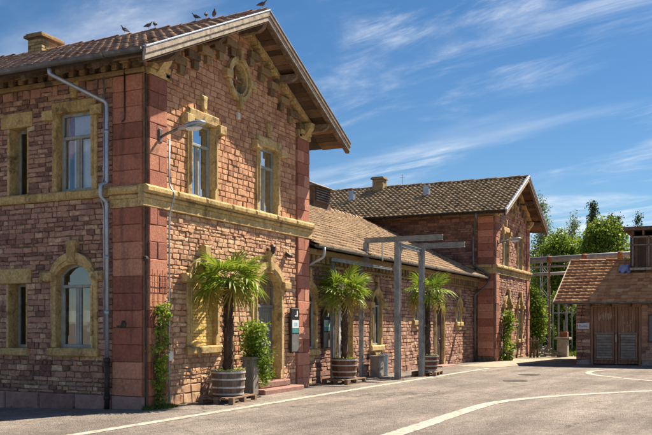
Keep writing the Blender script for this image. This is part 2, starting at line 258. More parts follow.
class MB:
    def __init__(s): s.v = []; s.f = []; s.t = []
    def add(s, vs, fs, t=None, flip=False):
        o = len(s.v); s.v.extend(vs); t = RND.random() if t is None else t; s.t.extend([t] * len(vs))
        for f in fs: s.f.append(tuple(o + i for i in (reversed(f) if flip else f)))
    def slab(s, fr, poly, d0, d1, c=0.0, t=None, jit=0.0, back=False):   # an extruded outline, front edge chamfered
        n = len(poly); vs = [fr.p(a, z, d0) for a, z in poly]; fs = []
        if c > 0:
            vs += [fr.p(a, z, d1 - c) for a, z in poly]; fi = inset(poly, c)
            vs += [fr.p(a, z, d1 + (RND.uniform(-jit, jit) if jit else 0)) for a, z in fi]; k = 2
        else: vs += [fr.p(a, z, d1) for a, z in poly]; k = 1
        for q in range(k):
            for i in range(n): j = (i + 1) % n; fs.append((q * n + i, q * n + j, (q + 1) * n + j, (q + 1) * n + i))
        fs.append(tuple(range(k * n, k * n + n)))
        if back: fs.append(tuple(range(n - 1, -1, -1)))
        s.add(vs, fs, t, fr.flip); return s
    def rect(s, fr, s0, s1, z0, z1, d0, d1, c=0.0, t=None, back=True): return s.slab(fr, [(s0, z0), (s1, z0), (s1, z1), (s0, z1)], d0, d1, c, t, 0, back)
    def box(s, x0, x1, y0, y1, z0, z1, t=None, c=0.0): return s.rect(WORLD, x0, x1, z0, z1, -y1, -y0, c, t)
    def prism(s, fr, a, b, za0, zb0, za1, zb1, d0, d1): return s.slab(fr, [(a, za0), (b, zb0), (b, zb1), (a, za1)], d0, d1, 0, .5, 0, True)
    def tube(s, pts, r, n=8, t=None, cap=True):
        pts = [Vector(p) for p in pts]; rs = r if isinstance(r, (list, tuple)) else [r] * len(pts); vs = []; fs = []; ref = None
        for i, p in enumerate(pts):
            d = (pts[min(i + 1, len(pts) - 1)] - pts[max(i - 1, 0)]).normalized()
            if ref is None: ref = Vector((0, 0, 1)) if abs(d.z) < .9 else Vector((1, 0, 0))
            x = d.cross(ref).normalized(); y = x.cross(d); ref = y
            for k in range(n): a = 2 * math.pi * k / n; vs.append(p + (x * math.cos(a) + y * math.sin(a)) * rs[i])
        for i in range(len(pts) - 1):
            for k in range(n): fs.append((i * n + k, i * n + (k + 1) % n, (i + 1) * n + (k + 1) % n, (i + 1) * n + k))
        if cap: fs.append(tuple(range(n - 1, -1, -1))); m = (len(pts) - 1) * n; fs.append(tuple(range(m, m + n)))
        s.add(vs, fs, t); return s
    def lathe(s, c, prof, n=16, t=None, axis='z'):
        vs = []; fs = []
        for r, z in prof:
            for k in range(n):
                a = 2 * math.pi * k / n; q = Vector((r * math.cos(a), r * math.sin(a), z))
                if axis == 'y': q = Vector((q.x, q.z, q.y))
                if axis == 'x': q = Vector((q.z, q.x, q.y))
                vs.append(Vector(c) + q)
        for i in range(len(prof) - 1):
            for k in range(n): fs.append((i * n + k, i * n + (k + 1) % n, (i + 1) * n + (k + 1) % n, (i + 1) * n + k))
        s.add(vs, fs, t); return s
    def build(s, name, mat, parent=None, smooth=False, origin=None, kind=None):
        if not s.v: return None
        return mesh_obj(name, s.v, s.f, s.t, mat, parent, smooth, origin, kind)
WP = {}
def raw_mesh(name, v, f, t, mat, smooth=False):
    me = bpy.data.meshes.new(name); me.from_pydata([tuple(x) for x in v], [], f)
    at = me.attributes.new('tint', 'FLOAT', 'POINT'); at.data.foreach_set('value', t)
    me.materials.append(MATS[mat])
    if smooth: me.polygons.foreach_set('use_smooth', [True] * len(me.polygons))
    me.update(); return me
def mesh_obj(name, v, f, t, mat, parent=None, smooth=False, origin=None, kind=None):
    if origin is None:
        a = np.array([tuple(x) for x in v]); lo = a.min(0); hi = a.max(0); origin = Vector(((lo[0] + hi[0]) / 2, (lo[1] + hi[1]) / 2, lo[2]))
    origin = Vector(origin)
    o = bpy.data.objects.new(name, raw_mesh(name, [Vector(x) - origin for x in v], f, t, mat, smooth)); COL.objects.link(o)
    put(o, parent, origin)
    if kind: o['kind'] = kind
    return o
def put(o, parent, origin, rot=None):
    WP[o.name] = Vector(origin)
    if parent: o.parent = parent; loc = Vector(origin) - WP[parent.name]
    else: loc = Vector(origin)
    if rot is not None: o.matrix_basis = Matrix.Translation(loc) @ rot
    else: o.location = loc
def thing(name, label, cat, loc, group=None):
    o = bpy.data.objects.new(name, None); COL.objects.link(o); o.empty_display_size = .2; put(o, None, loc); tag(o, label, cat, group); return o
def tag(o, label, cat=None, group=None, kind=None):
    o['label'] = label
    if cat: o['category'] = cat
    if group: o['group'] = group
    if kind: o['kind'] = kind
    return o
def inst(name, me, parent, origin, rot=None):
    o = bpy.data.objects.new(name, me); COL.objects.link(o); put(o, parent, origin, rot); return o
def px_of(p):
    d = Vector(p) - CAM; D = d.dot(FW); return 326 + FPX * d.dot(RT) / D, HOR - FPX * d.z / D, D
def score(c, area, n):
    d = Vector(c) - CAM; D = d.dot(FW)
    if D < 1: return 0
    u, v, _ = px_of(c)
    if u < -8 or u > 660 or v < -8 or v > 443: return 0
    return area * max(0, -d.normalized().dot(n)) / D / D
def emit(pieces, name, rest, mat, parent, limit=300):    # pieces: (score, verts, faces, tint); the largest in view become parts, the rest one mesh
    pieces.sort(key=lambda p: -p[0]); m = MB()
    for i, (sc_, v, f, t) in enumerate(pieces):
        if i < limit and sc_ > 0: mesh_obj(name, v, f, [t] * len(v), mat, parent)
        else: m.add(v, f, t)
    m.build(rest, mat, parent, kind='stuff')

# ------------------------------------------------------------------ masonry
def seg_top(cx, hw, zs, rise, s):
    if rise <= 0: return zs
    Rr = (hw * hw + rise * rise) / (2 * rise); x = min(abs(s - cx), hw); return zs + math.sqrt(max(0, Rr * Rr - x * x)) - (Rr - rise)
class Op:
    def __init__(o, cx, hw, z0, zs, rise=0.0, jw=.14, cap=.24): o.cx, o.hw, o.z0, o.zs, o.rise, o.jw, o.cap = cx, hw, z0, zs, rise, jw, cap
    def blocked(o, z):
        j = o.jw - .035
        if z < o.z0 - .1 or z > o.zs + o.rise + o.cap - .03: return None
        if z <= o.zs or o.rise == 0: return (o.cx - o.hw - j, o.cx + o.hw + j)
        t = (z - o.zs) / (o.rise + o.cap - .03); w = (o.hw + j) * math.sqrt(max(0, 1 - t * t)); return (o.cx - w, o.cx + w)
def wall_core(m, fr, s0, s1, z0, top, ops, d0, d1, extra=()):
    cuts = {s0, s1, *extra}
    for o in ops:
        g = .03; k = 12 if o.rise else 1
        for i in range(k + 1): cuts.add(o.cx - o.hw - g + (2 * o.hw + 2 * g) * i / k)
    cuts = sorted(c for c in cuts if s0 <= c <= s1)
    for a, b in zip(cuts, cuts[1:]):
        mid = (a + b) / 2; holes = sorted([(o.z0 - .03, seg_top(o.cx, o.hw, o.zs, o.rise, mid) + .03) for o in ops if abs(mid - o.cx) < o.hw + .03])
        z = z0
        for h0, h1 in holes:
            if h0 > z: m.prism(fr, a, b, z, z, h0, h0, d0, d1)
            z = h1
        m.prism(fr, a, b, z, z, top(a), top(b), d0, d1)
def clip(poly, a, b, c):                                 # keep a*s+b*z<=c
    out = []; n = len(poly)
    for i in range(n):
        p, q = poly[i], poly[(i + 1) % n]; fp = a * p[0] + b * p[1] - c; fq = a * q[0] + b * q[1] - c
        if fp <= 0: out.append(p)
        if fp * fq < 0: t = fp / (fp - fq); out.append((p[0] + (q[0] - p[0]) * t, p[1] + (q[1] - p[1]) * t))
    return out
def stone(fr, poly, gap=.009, c=.009, proud=.02, base=.0, t=None):
    poly = inset(poly, gap); ar = 0
    for i in range(len(poly)): p, q = poly[i - 1], poly[i]; ar += p[0] * q[1] - q[0] * p[1]
    if ar / 2 < .0035: return None
    m = MB(); d = base + RND.uniform(0, proud); tt = RND.random() if t is None else t
    m.slab(fr, poly, -.05, d, c, tt, .007)
    cx = sum(p[0] for p in poly) / len(poly); cz = sum(p[1] for p in poly) / len(poly)
    return (score(fr.p(cx, cz, 0), ar / 2, fr.n), m.v, m.f, tt)
def rubble(fr, s0, s1, z0, z1, ops, hh=(.11, .2), ll=(.18, .42), clips=(), jit=.014, proud=.022, coarse=1.0, zfun=None):
    out = []; z = z0
    while z < z1 - .02:
        h = RND.uniform(*hh) * coarse
        if z + h > z1 - .07: h = z1 - z
        mid = z + h / 2; free = [(s0, s1)]
        for o in ops:
            b = o.blocked(mid)
            if not b: continue
            nf = []
            for a, c in free:
                if b[1] <= a or b[0] >= c: nf.append((a, c)); continue
                if b[0] > a: nf.append((a, b[0]))
                if b[1] < c: nf.append((b[1], c))
            free = nf
        for a, b in free:
            s = a
            while s < b - .02:
                l = RND.uniform(*ll) * coarse * (1.0 if RND.random() < .85 else 1.35)
                if s + l > b - .12: l = b - s
                e0 = s; e1 = s + l; j = lambda: RND.uniform(-jit, jit)
                parts = [(z, z + h)]
                if h > .16 and RND.random() < .22: k = z + h * RND.uniform(.35, .65); parts = [(z, k), (k, z + h)]
                for q0, q1 in parts:
                    edge0 = j() if s > a else 0; edge1 = j() if s + l < b else 0
                    poly = [(e0 + edge0, q0 + j() * .7)]
                    if l > .2: poly.append((e0 + l * RND.uniform(.35, .65), q0 + j()))
                    poly += [(e1 + edge1, q0 + j() * .7), (e1 + (j() if s + l < b else 0), q1 + j() * .7)]
                    if l > .2: poly.append((e0 + l * RND.uniform(.35, .65), q1 + j()))
                    poly.append((e0 + (j() if s > a else 0), q1 + j() * .7))
                    for cl in clips:
                        poly = clip(poly, *cl)
                        if len(poly) < 3: break
                    if len(poly) >= 3:
                        st = stone(fr, poly, proud=proud)
                        if st: out.append(st)
                s += l
        z += h
    return out

# ------------------------------------------------------------------ ground
def gz(x, y): return -.03 * min(max(y, 0), 12) * min(max((.3 - x) / .3, 0), 1)
def axis(near, far, step):
    a = list(np.arange(-near, near + .01, step)); e = [near * 1.3, near * 1.8, near * 3, near * 6, far]
    return [-x for x in reversed(e)] + a + e
gx = sorted(set(axis(40, 900, 2.0) + [0.0, .3, .6])); gy = sorted(set(axis(40, 900, 2.0) + [0.0, 12.0, 1.0]))
m = MB(); m.v = [Vector((x, y, gz(x, y))) for y in gy for x in gx]; nx = len(gx)
m.f = [(j * nx + i, j * nx + i + 1, (j + 1) * nx + i + 1, (j + 1) * nx + i) for j in range(len(gy) - 1) for i in range(nx - 1)]; m.t = [.5] * len(m.v)
g = m.build('ground', 'asphalt', origin=(0, 0, 0), smooth=True); tag(g, 'worn sunlit asphalt of the station yard', kind='structure')
def strip(pts, w, z=.006):                               # a painted line along a smoothed path
    P = [Vector((x, y, 0)) for x, y in pts]; C = []
    for i in range(len(P) - 1):
        a, b, c, d = P[max(i - 1, 0)], P[i], P[i + 1], P[min(i + 2, len(P) - 1)]
        for k in range(40):
            t = k / 40; C.append(.5 * ((2 * b) + (-a + c) * t + (2 * a - 5 * b + 4 * c - d) * t * t + (-a + 3 * b - 3 * c + d) * t ** 3))
    C.append(P[-1]); mm = MB(); vs = []
    for i, p in enumerate(C):
        d = (C[min(i + 1, len(C) - 1)] - C[max(i - 1, 0)]).normalized(); nrm = Vector((-d.y, d.x, 0)); ww = w if not callable(w) else w(i / len(C))
        for sg in (1, -1):
            q = p + nrm * sg * (ww / 2 + RND.uniform(-.012, .008)); q.z = z + gz(q.x, q.y); vs.append(q)
    mm.add(vs, [(2 * i, 2 * i + 1, 2 * i + 3, 2 * i + 2) for i in range(len(C) - 1)]); return mm
o = strip([(-14, -1.35), (-8, -1.45), (-2, -1.55), (4, -1.64), (12, -1.8), (18.6, -1.97)], .22).build('painted_road_line', 'road_paint')
tag(o, 'long white line painted along the station front', kind='structure')
o = strip([(-12, -5.6), (-6, -5.75), (-1.6, -5.82), (2.8, -5.78), (4.7, -5.95), (6.6, -6.75), (9.2, -8.55), (13, -12), (17, -17)], lambda t: .34 - .1 * t).build('painted_road_line', 'road_paint')
tag(o, 'broad white line curving away across the foreground asphalt', kind='structure')
o = strip([(19.9, -8.6), (20.2, -7.6), (19.4, -6.35), (17.6, -5.85), (15.9, -6.2), (14.5, -7.15), (13.3, -8.3), (12.6, -9.8), (12.8, -12)], .22).build('painted_road_line', 'road_paint')
tag(o, 'white curved marking bending round in front of the shed', kind='structure')
m = MB(); vs = [Vector(p) for p in ((19.5, -2.2, .008), (24.6, -2.9, .008), (33, -4.0, .008), (44, -4.0, .008), (44, -.3, .008), (24.6, -.66, .008), (19.5, -.4, .008))]
m.add(vs, [tuple(range(7))]); o = m.build('path', 'sandy'); tag(o, 'pale sandy path leading between the far house and the shed', kind='structure')

# ------------------------------------------------------------------ windows, doors and their stone surrounds
def arc(cx, hw, zs, rise, n=10): return [(cx + hw * math.cos(math.pi * i / n), seg_top(cx, hw, zs, rise, cx + hw * math.cos(math.pi * i / n))) for i in range(n + 1)]
def oppoly(cx, hw, z0, zs, rise): return [(cx - hw, z0), (cx + hw, z0)] + (arc(cx, hw, zs, rise) if rise else [(cx + hw, zs), (cx - hw, zs)])
def ring(m, fr, cx, hi, ho, zs, ri, ro, d0, d1, t=.5, n=10):
    a = arc(cx, hi, zs, ri, n); b = arc(cx, ho, zs, ro, n)
    for i in range(n): m.slab(fr, [a[i], b[i], b[i + 1], a[i + 1]], d0, d1, 0, t)
def unit(parent, fr, op, name='window', mat='frame_paint', transom=None, mullion=True, d=-.2, bar=.055, pane='pane', curtain=None, blank=False):
    m = MB(); cx, hw, z0, zs, ri = op.cx, op.hw, op.z0, op.zs, op.rise
    e0, e1 = d - .03, d + .03
    m.rect(fr, cx - hw - .02, cx - hw + bar, z0, zs, e0, e1, .006); m.rect(fr, cx + hw - bar, cx + hw + .02, z0, zs, e0, e1, .006)
    m.rect(fr, cx - hw + bar + .001, cx + hw - bar - .001, z0 - .02, z0 + bar * 1.3, e0, e1 + .01, .006)
    if ri: ring(m, fr, cx, hw - bar, hw + .02, zs + .001, ri - bar * .9, ri + .02, e0, e1)
    else: m.rect(fr, cx - hw + bar + .001, cx + hw - bar - .001, zs - bar, zs + .02, e0, e1, .006)
    zt = transom if transom else zs
    if transom: m.rect(fr, cx - hw + bar + .001, cx + hw - bar - .001, zt - bar * .6, zt + bar * .6, e0, e1 + .025, .01)
    if mullion:
        top = zt - bar * .6 - .001 if transom else seg_top(cx, hw, zs, ri, cx) - bar
        m.rect(fr, cx - bar * .6, cx + bar * .6, z0 + bar * 1.3 + .001, top, e0, e1 + .012, .008)
        for sg in (-1, 1):                               # inner sash edges
            a = cx + sg * (bar * .6 + .02); b = cx + sg * (hw - bar - .02)
            for x in (a, b): m.rect(fr, x - .02, x + .02, z0 + bar * 1.3 + .002, (top if transom else zs), e0 + .01, e1 - .008)
    w = m.build(name, mat, parent)
    def pn(poly, mt=pane):
        q = MB(); q.add([fr.p(a, z, d) for a, z in poly], [tuple(range(len(poly)))], None, fr.flip); return q.build('pane', mt, w)
    x0, x1 = cx - hw + .01, cx + hw - .01
    if transom:
        pn([(x0, zt), (x1, zt)] + (arc(cx, hw - .01, zs, ri - .01 if ri else 0) if ri else [(x1, zs), (x0, zs)]))
        if mullion: pn([(x0, z0), (cx - .004, z0), (cx - .004, zt), (x0, zt)]); pn([(cx + .004, z0), (x1, z0), (x1, zt), (cx + .004, zt)])
        else: pn([(x0, z0), (x1, z0), (x1, zt), (x0, zt)])
    elif ri: pn([(x0, z0), (x1, z0)] + arc(cx, hw - .01, zs, ri - .01))
    else: pn([(x0, z0), (x1, z0), (x1, zs), (x0, zs)])
    if curtain:
        for (a, b, za, zb, cm) in curtain:               # hanging folds of cloth behind the panes
            q = MB(); vs = []; n = 26
            for i in range(n + 1):
                s_ = a + (b - a) * i / n; dd = d - .06 + .015 * math.sin(i * 2.1)
                vs += [fr.p(s_, za, dd), fr.p(s_, zb, dd)]
            q.add(vs, [(2 * i, 2 * i + 2, 2 * i + 3, 2 * i + 1) for i in range(n)]); q.build('curtain', cm, w, smooth=True)
    return w
def bit(w, name, fr, poly, d0, d1, c=.012, mat='sandstone'):
    m = MB(); m.slab(fr, poly, d0, d1, c, None, 0, True); return m.build(name, mat, w)
def rp(s0, s1, z0, z1): return [(s0, z0), (s1, z0), (s1, z1), (s0, z1)]
def surround_flat(w, fr, op, ears=True, console=True, mat='sandstone', cap=.24):
    cx, hw, j = op.cx, op.hw, op.jw; t = op.zs
    for sg in (-1, 1):
        a, b = sorted((cx + sg * hw, cx + sg * (hw + j))); bit(w, 'jamb', fr, rp(a, b, op.z0 + .001, t - .001), -.26, .05)
        a, b = sorted((cx + sg * (hw - .0), cx + sg * (hw + .06))); bit(w, 'jamb', fr, rp(a, b, op.z0 + .28, t - .16), .045, .085, .02)
    bit(w, 'lintel', fr, rp(cx - hw - j, cx + hw + j, t, t + cap), -.26, .085, .03)
    if ears:
        for sg in (-1, 1):
            a, b = sorted((cx + sg * (hw + .04), cx + sg * (hw + .33))); bit(w, 'impost_block', fr, rp(a, b, t - .13, t + .07), -.04, .16, .02)
    if console: bit(w, 'keystone', fr, [(cx - .07, t + cap + .04), (cx + .07, t + cap + .04), (cx + .11, t + cap + .36), (cx - .11, t + cap + .36)], -.04, .10, .03)
def surround_arch(w, fr, op, ears=True, key=True, sill=True, mat='sandstone', ro=.24):
    cx, hw, j = op.cx, op.hw, op.jw; zs = op.zs
    for sg in (-1, 1):
        a, b = sorted((cx + sg * hw, cx + sg * (hw + j))); bit(w, 'jamb', fr, rp(a, b, op.z0 + .001, zs - .001), -.26, .05)
        a, b = sorted((cx + sg * hw, cx + sg * (hw + .06))); bit(w, 'jamb', fr, rp(a, b, op.z0 + .25, zs - .2), .045, .085, .02)
    m = MB(); ring(m, fr, cx, hw, hw + j, zs, op.rise, op.rise + ro, -.26, .07); ring(m, fr, cx, hw + j * .35, hw + j * .99, zs + .003, op.rise + ro * .4, op.rise + ro * .99, .068, .10, .7); m.build('arch', mat, w)
    if ears:
        for sg in (-1, 1):
            a, b = sorted((cx + sg * (hw + .04), cx + sg * (hw + j + .2))); bit(w, 'impost_block', fr, rp(a, b, zs - .1, zs + .08), -.04, .16, .02)
    if key: bit(w, 'keystone', fr, [(cx - .09, zs + op.rise + .02), (cx + .09, zs + op.rise + .02), (cx + .13, zs + op.rise + ro + .24), (cx - .13, zs + op.rise + ro + .24)], -.04, .16, .03)
    if sill: bit(w, 'sill', fr, rp(cx - hw - j - .05, cx + hw + j + .05, op.z0 - .18, op.z0), -.26, .12, .03)

# ------------------------------------------------------------------ roofs
TW, TE = .235, .33
def tile_geo(flat=False):
    xs = [0, .18, .38, .55, .68, .84, 1.04]; zs = [.03, .006, 0, .008, .044, .05, .03]; v = []
    if flat: zs = [.012, .0, 0, .0, .004, .014, .014]
    for y, up in ((0, .04), (TE + .07, .004)):
        for x, z in zip(xs, zs): v.append(Vector((x * TW, y, z + up)))
    for x, z in zip(xs, zs): v.append(Vector((x * TW, .004, z + .012)))
    f = [(i, i + 1, 8 + i, 7 + i) for i in range(6)] + [(14 + i, 15 + i, 1 + i, i) for i in range(6)]
    return v, f
TV0, TF = tile_geo(); TV1, _ = tile_geo(True); TMESH = {}
def tiles(parent, O, u, v, L, S, mat, limit=300, n=None, skew=0.0):
    O, u, v = Vector(O), Vector(u).normalized(), Vector(v).normalized(); n = u.cross(v); TV = TV1 if mat == 'tile_orange' else TV0
    if n.z < 0: n = -n
    if mat not in TMESH: TMESH[mat] = raw_mesh('roof_tile', TV, TF, [0.0] * len(TV), mat, True)
    rot = Matrix((u, v, n)).transposed().to_4x4() if u.cross(v).dot(n) > 0 else None
    cells = []
    nr = int(S / TE); te = S / nr; nc = int(L / TW); tw = L / nc
    for r in range(nr):
        for c in range(nc):
            p = O + u * (c * tw) + v * (r * te); mid = p + u * tw / 2 + v * te / 2
            vis = any(-5 < px_of(mid)[0] < 657 and px_of(mid)[1] < 440 for _ in (0,))
            s_ = score(mid, te * tw, n) if vis else 0
            cells.append((s_, p))
    cells.sort(key=lambda q: -q[0]); m = MB()
    for i, (s_, p) in enumerate(cells):
        j = Vector((RND.uniform(-.006, .006), RND.uniform(-.012, .012) - (RND.uniform(.02, .05) if RND.random() < .03 else 0), 0)); dz = RND.uniform(0, .014)
        if i < limit and s_ > 0 and rot is not None:
            inst('roof_tile', TMESH[mat], parent, p + v * j.y + n * dz, rot @ Matrix.Rotation(RND.uniform(-.025, .025), 4, 'Z'))
        else: m.add([p + u * (q.x + j.x) + v * (q.y + j.y) + n * (q.z + dz) for q in TV], TF)
    o = m.build('roof_tiles', mat, parent, smooth=True, kind='stuff')
def obox(m, O, u, v, n, a0, a1, b0, b1, c0, c1, t=None):
    O = Vector(O); vs = [O + u * a + v * b + n * c for c in (c0, c1) for b in (b0, b1) for a in (a0, a1)]
    m.add(vs, [(0, 2, 3, 1), (4, 5, 7, 6), (0, 1, 5, 4), (2, 6, 7, 3), (0, 4, 6, 2), (1, 3, 7, 5)], t); return m
def ridge_caps(parent, p0, p1, mat, single=True, r=.12):
    p0, p1 = Vector(p0), Vector(p1); L = (p1 - p0).length; k = int(L / .38); d = (p1 - p0) / k; up = Vector((0, 0, 1)); sd_ = d.normalized().cross(up); J = MB()
    for i in range(k):
        m = MB() if single else J; vs = []
        for q, rr, e in ((0, r * 1.08, .015), (1.1, r * .92, 0)):
            for a in range(7): g_ = math.pi * a / 6; vs.append(p0 + d * (i + q) + sd_ * math.cos(g_) * rr + up * (math.sin(g_) * rr * .85 + e - .03 + .012 * math.sin(i * 1.9) - .02 * math.sin(math.pi * i / k)))
        m.add(vs, [(a, a + 1, 8 + a, 7 + a) for a in range(6)])
        if single: m.build('ridge_tile', mat, parent, smooth=True)
    if not single: J.build('ridge_tiles', mat, parent, smooth=True, kind='stuff')
def gutter(parent, p0, p1, out, mat='gutter', r=.075):
    p0, p1, out = Vector(p0), Vector(p1), Vector(out); up = Vector((0, 0, 1)); m = MB(); vs = []; N = 9
    for p in (p0, p1):
        for rr in (r, r - .012):
            for i in range(N): a = math.pi * i / (N - 1); vs.append(p + out * (math.cos(a) * rr) - up * math.sin(a) * rr * 1.1)
    fs = []
    for i in range(N - 1): fs += [(i, i + 1, 2 * N + i + 1, 2 * N + i), (N + i, 3 * N + i, 3 * N + i + 1, N + i + 1)]
    fs += [(0, 2 * N, 3 * N, N), (N - 1, 2 * N - 1, 4 * N - 1, 3 * N - 1), tuple(range(N)), tuple(range(2 * N, 3 * N))]
    m.add(vs, fs); L = (p1 - p0).length
    for i in range(int(L / 3) + 1):
        q = p0 + (p1 - p0) * min(.98, (i + .3) * 3 / L)
        vs = []
        for e in (-.03, .03):
            for k in range(N): a = math.pi * k / (N - 1); vs.append(q + (p1 - p0).normalized() * e + out * math.cos(a) * (r + .006) - up * math.sin(a) * (r + .006) * 1.1)
        m.add(vs, [(k, k + 1, N + k + 1, N + k) for k in range(N - 1)])
    return m.build('gutter', mat, parent, smooth=True)
def rounded(pts, r=.09, n=4):                            # polyline with softened bends
    P = [Vector(p) for p in pts]; out = [P[0]]
    for a, b, c in zip(P, P[1:], P[2:]):
        d1 = (a - b); d2 = (c - b); k = min(r, d1.length * .45, d2.length * .45); s_, e = b + d1.normalized() * k, b + d2.normalized() * k
        for i in range(n + 1): t = i / n; out.append(s_ * (1 - t) ** 2 + b * 2 * t * (1 - t) + e * t * t)
    return out + [P[-1]]
def pipe(name, pts, r, mat, parent, n=8, collars=()):
    m = MB(); m.tube(rounded(pts), r, n)
    for c in collars: c = Vector(c); m.tube([c - Vector((0, 0, .04)), c + Vector((0, 0, .04))], r * 1.3, n)
    return m.build(name, mat, parent, smooth=True)

# ------------------------------------------------------------------ the two-storey station houses (twins at both ends)
W, D, SL = 7.12, 10.8, .4715
def house(ox, oy, near, label):
    h = thing('station_house', label, 'house', (ox, oy, 0), 'gabled end houses of the station')
    FL = Fr((ox, oy, 0), (0, 1, 0), (-1, 0, 0)); FR = Fr((ox, oy, 0), (1, 0, 0), (0, -1, 0))
    lim = 150 if near else 0; mid = W / 2
    rk = lambda x: 7.03 + SL * min(x, W - x)
    UL, UR = Op(1.98, .45, 4.4, 6.02), Op(4.88, .45, 4.4, 6.02)
    LL, LR = Op(2.0, .47, 1.2, 2.66, .24, .16), Op(4.87, .60, .28, 2.66, .30, .20)
    if not near: LL, LR = Op(2.3, .55, .15, 2.55, .32, .18), Op(4.9, .42, .95, 2.55, .28, .16)
    OC = Op(3.45, .0, 6.9, 6.9, 0, 0)
    ocz, ocr = 7.36, .33
    class Round:                                         # the oculus blocks a disc
        def blocked(o, z):
            q = .5 ** 2 - (z - ocz) ** 2; return None if q <= 0 else (3.45 - math.sqrt(q), 3.45 + math.sqrt(q))
    ocop = Op(3.45, .34, ocz - .34, ocz + .34 - .3, .3)
    upper_l, lower_l = [Op(1.77, .45, 4.4, 6.02)], [Op(1.79, .46, 1.18, 2.66, .24, .16)]
    narrow = [Op(3.33, .25, 4.4, 5.84, 0, .06, .3), Op(3.36, .25, 1.16, 2.53, 0, .06, .22)]
    # walls -------------------------------------------------------------
    m = MB(); opsR = [UL, UR, LL, LR, ocop]
    wall_core(m, FR, .018, W - .018, -.2, lambda s_: rk(s_) - .02, opsR, -.42, -.018, (mid,))
    wr = m.build('front_wall', 'mortar_pale' if near else 'mortar', h, origin=(ox, oy, 0))
    opsL = (upper_l + lower_l + narrow) if near else []
    m = MB(); wall_core(m, FL, .42, D, -.4, lambda s_: 6.98, opsL, -.42, -.018); wl_ = m.build('side_wall', 'mortar', h, origin=(ox, oy, 0))
    m = MB(); m.box(ox + W - .4, ox + W - .02, oy + .421, oy + D, -.2, 6.98); m.build('rear_wall', 'mortar', h)
    m = MB(); m.prism(Fr((ox, oy + D, 0), (1, 0, 0), (0, 1, 0)), .03, mid, -.2, -.2, 6.98, 8.6, .001, .4); m.prism(Fr((ox, oy + D, 0), (1, 0, 0), (0, 1, 0)), mid, W - .03, -.2, -.2, 8.6, 6.98, .001, .4); m.build('rear_wall', 'mortar', h)
    m = MB(); m.box(ox + .43, ox + W - .43, oy + .43, oy + D - .1, 4.05, 4.2); m.box(ox + 3.2, ox + 3.3, oy + .43, oy + D - .1, .1, 4.04); m.box(ox + 3.2, ox + 3.3, oy + .43, oy + D - .1, 4.21, 7.0); m.build('inner_floor', 'interior', h)
    # masonry -----------------------------------------------------------
    cz = 1.0 if near else 1.25
    low = rubble(FR, .66, 6.38, .0, .4, [LL, LR], (.16, .22), (.25, .5), coarse=1) + rubble(FR, .66, 6.38, .4, 3.98, [LL, LR], (.07, .145), (.10, .29), coarse=cz, jit=.017, proud=.026)
    emit(low, 'stone', 'rubble_stones', 'rubble_pale' if near else 'rubble', wr, lim)
    clips = ((-SL, 1, 7.03 - .06), (SL, 1, 7.03 + SL * W - .06))
    up = rubble(FR, .66, 6.38, 4.4, 6.6, [UL, UR], (.10, .155), (.13, .28), coarse=cz, jit=.011) + rubble(FR, .0, W, 6.6, 8.68, [UL, UR, Round()], (.10, .155), (.13, .30), clips, coarse=cz, jit=.009)
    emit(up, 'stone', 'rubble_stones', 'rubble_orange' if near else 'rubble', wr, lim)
    sz = dict(hh=(.065, .135), ll=(.11, .33), coarse=cz, jit=.016, proud=.026); side = rubble(FL, .80, D, .24 if near else 3.3, 4.22, lower_l + narrow if near else [], **sz) + rubble(FL, .80, D, 4.4, 6.62, upper_l + narrow if near else [], **sz)
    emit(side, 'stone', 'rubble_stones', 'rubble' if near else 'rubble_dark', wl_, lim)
    # corner pilasters ----------------------------------------------------
    for fr, a, b, par, z00 in ((FR, .06, .64, wr, -.1), (FR, 6.42, W - .02, wr, -.1), (FL, .06, .78, wl_, .24)):
        for z0, z1 in ((z00, 3.98), (4.4, 6.6)):
            k = round((z1 - z0) / .33); hs_ = (z1 - z0) / k
            for i in range(k):
                c = a + (b - a) * RND.uniform(.35, .65) if (fr is FR and i % 2 and near) else None
                for s0, s1 in (((a, c), (c, b)) if c else ((a, b),)):
                    q = MB(); q.slab(fr, inset(rp(s0, s1, z0 + i * hs_, z0 + (i + 1) * hs_), .003), -.06, .05 + RND.uniform(0, .014), .013, None, .005)
                    if near: q.build('quoin_stone', 'ashlar', par)
                    else: q.build('quoin_stone', 'ashlar', par)
    if near:
        s_ = .78; 
        for a, b in [(.0, .775)] + [(.79 + .95 * i, .79 + .95 * (i + 1) - .012) for i in range(10)]:
            q = MB(); q.slab(FL, [(a, -.15 - .03 * a), (b, -.15 - .03 * b), (b, .235), (a, .235)], -.06, .10, .03, None, .004); q.build('plinth_stone', 'plinth', wl_)
        q = MB(); q.tube([(ox - .005, oy - .005, .05), (ox - .005, oy - .005, 6.6)], .022, 6); q.lathe((ox - .03, oy - .03, 2.95), [(0, -.06), (.045, -.04), (.06, 0), (.045, .04), (0, .06)], 8); q.build('corner_rod', 'dark_iron', h)  # dark rod with a ball, filling the notch between the pilasters
    # string course -------------------------------------------------------
    def course(fr, a, b, full, par):
        k = max(1, round((b - a) / 1.1)); w_ = (b - a) / k
        for i in range(k):
            s0, s1 = a + i * w_ + .003, a + (i + 1) * w_ - .003; q = MB(); t = RND.random()
            if full: q.rect(fr, s0, s1, 3.98, 4.15, -.05, .07, .01, t); q.rect(fr, s0, s1, 4.151, 4.24, -.05, .11, .035, t); q.rect(fr, s0, s1, 4.241, 4.40, -.05, .17, .045, t * .7)
            else: q.rect(fr, s0, s1, 4.22, 4.40, -.05, .10, .03, t)
            q.build('string_course_stone', 'sandstone', par)
    course(FR, -.17, W + .12, True, wr); course(FL, .053, .84, True, wl_); course(FL, .843, D, False, wl_)
    # windows ---------------------------------------------------------------
    cur = lambda o: [(o.cx - o.hw + .04, o.cx + o.hw - .04, o.z0 + .05, o.zs - .02, 'curtain')]
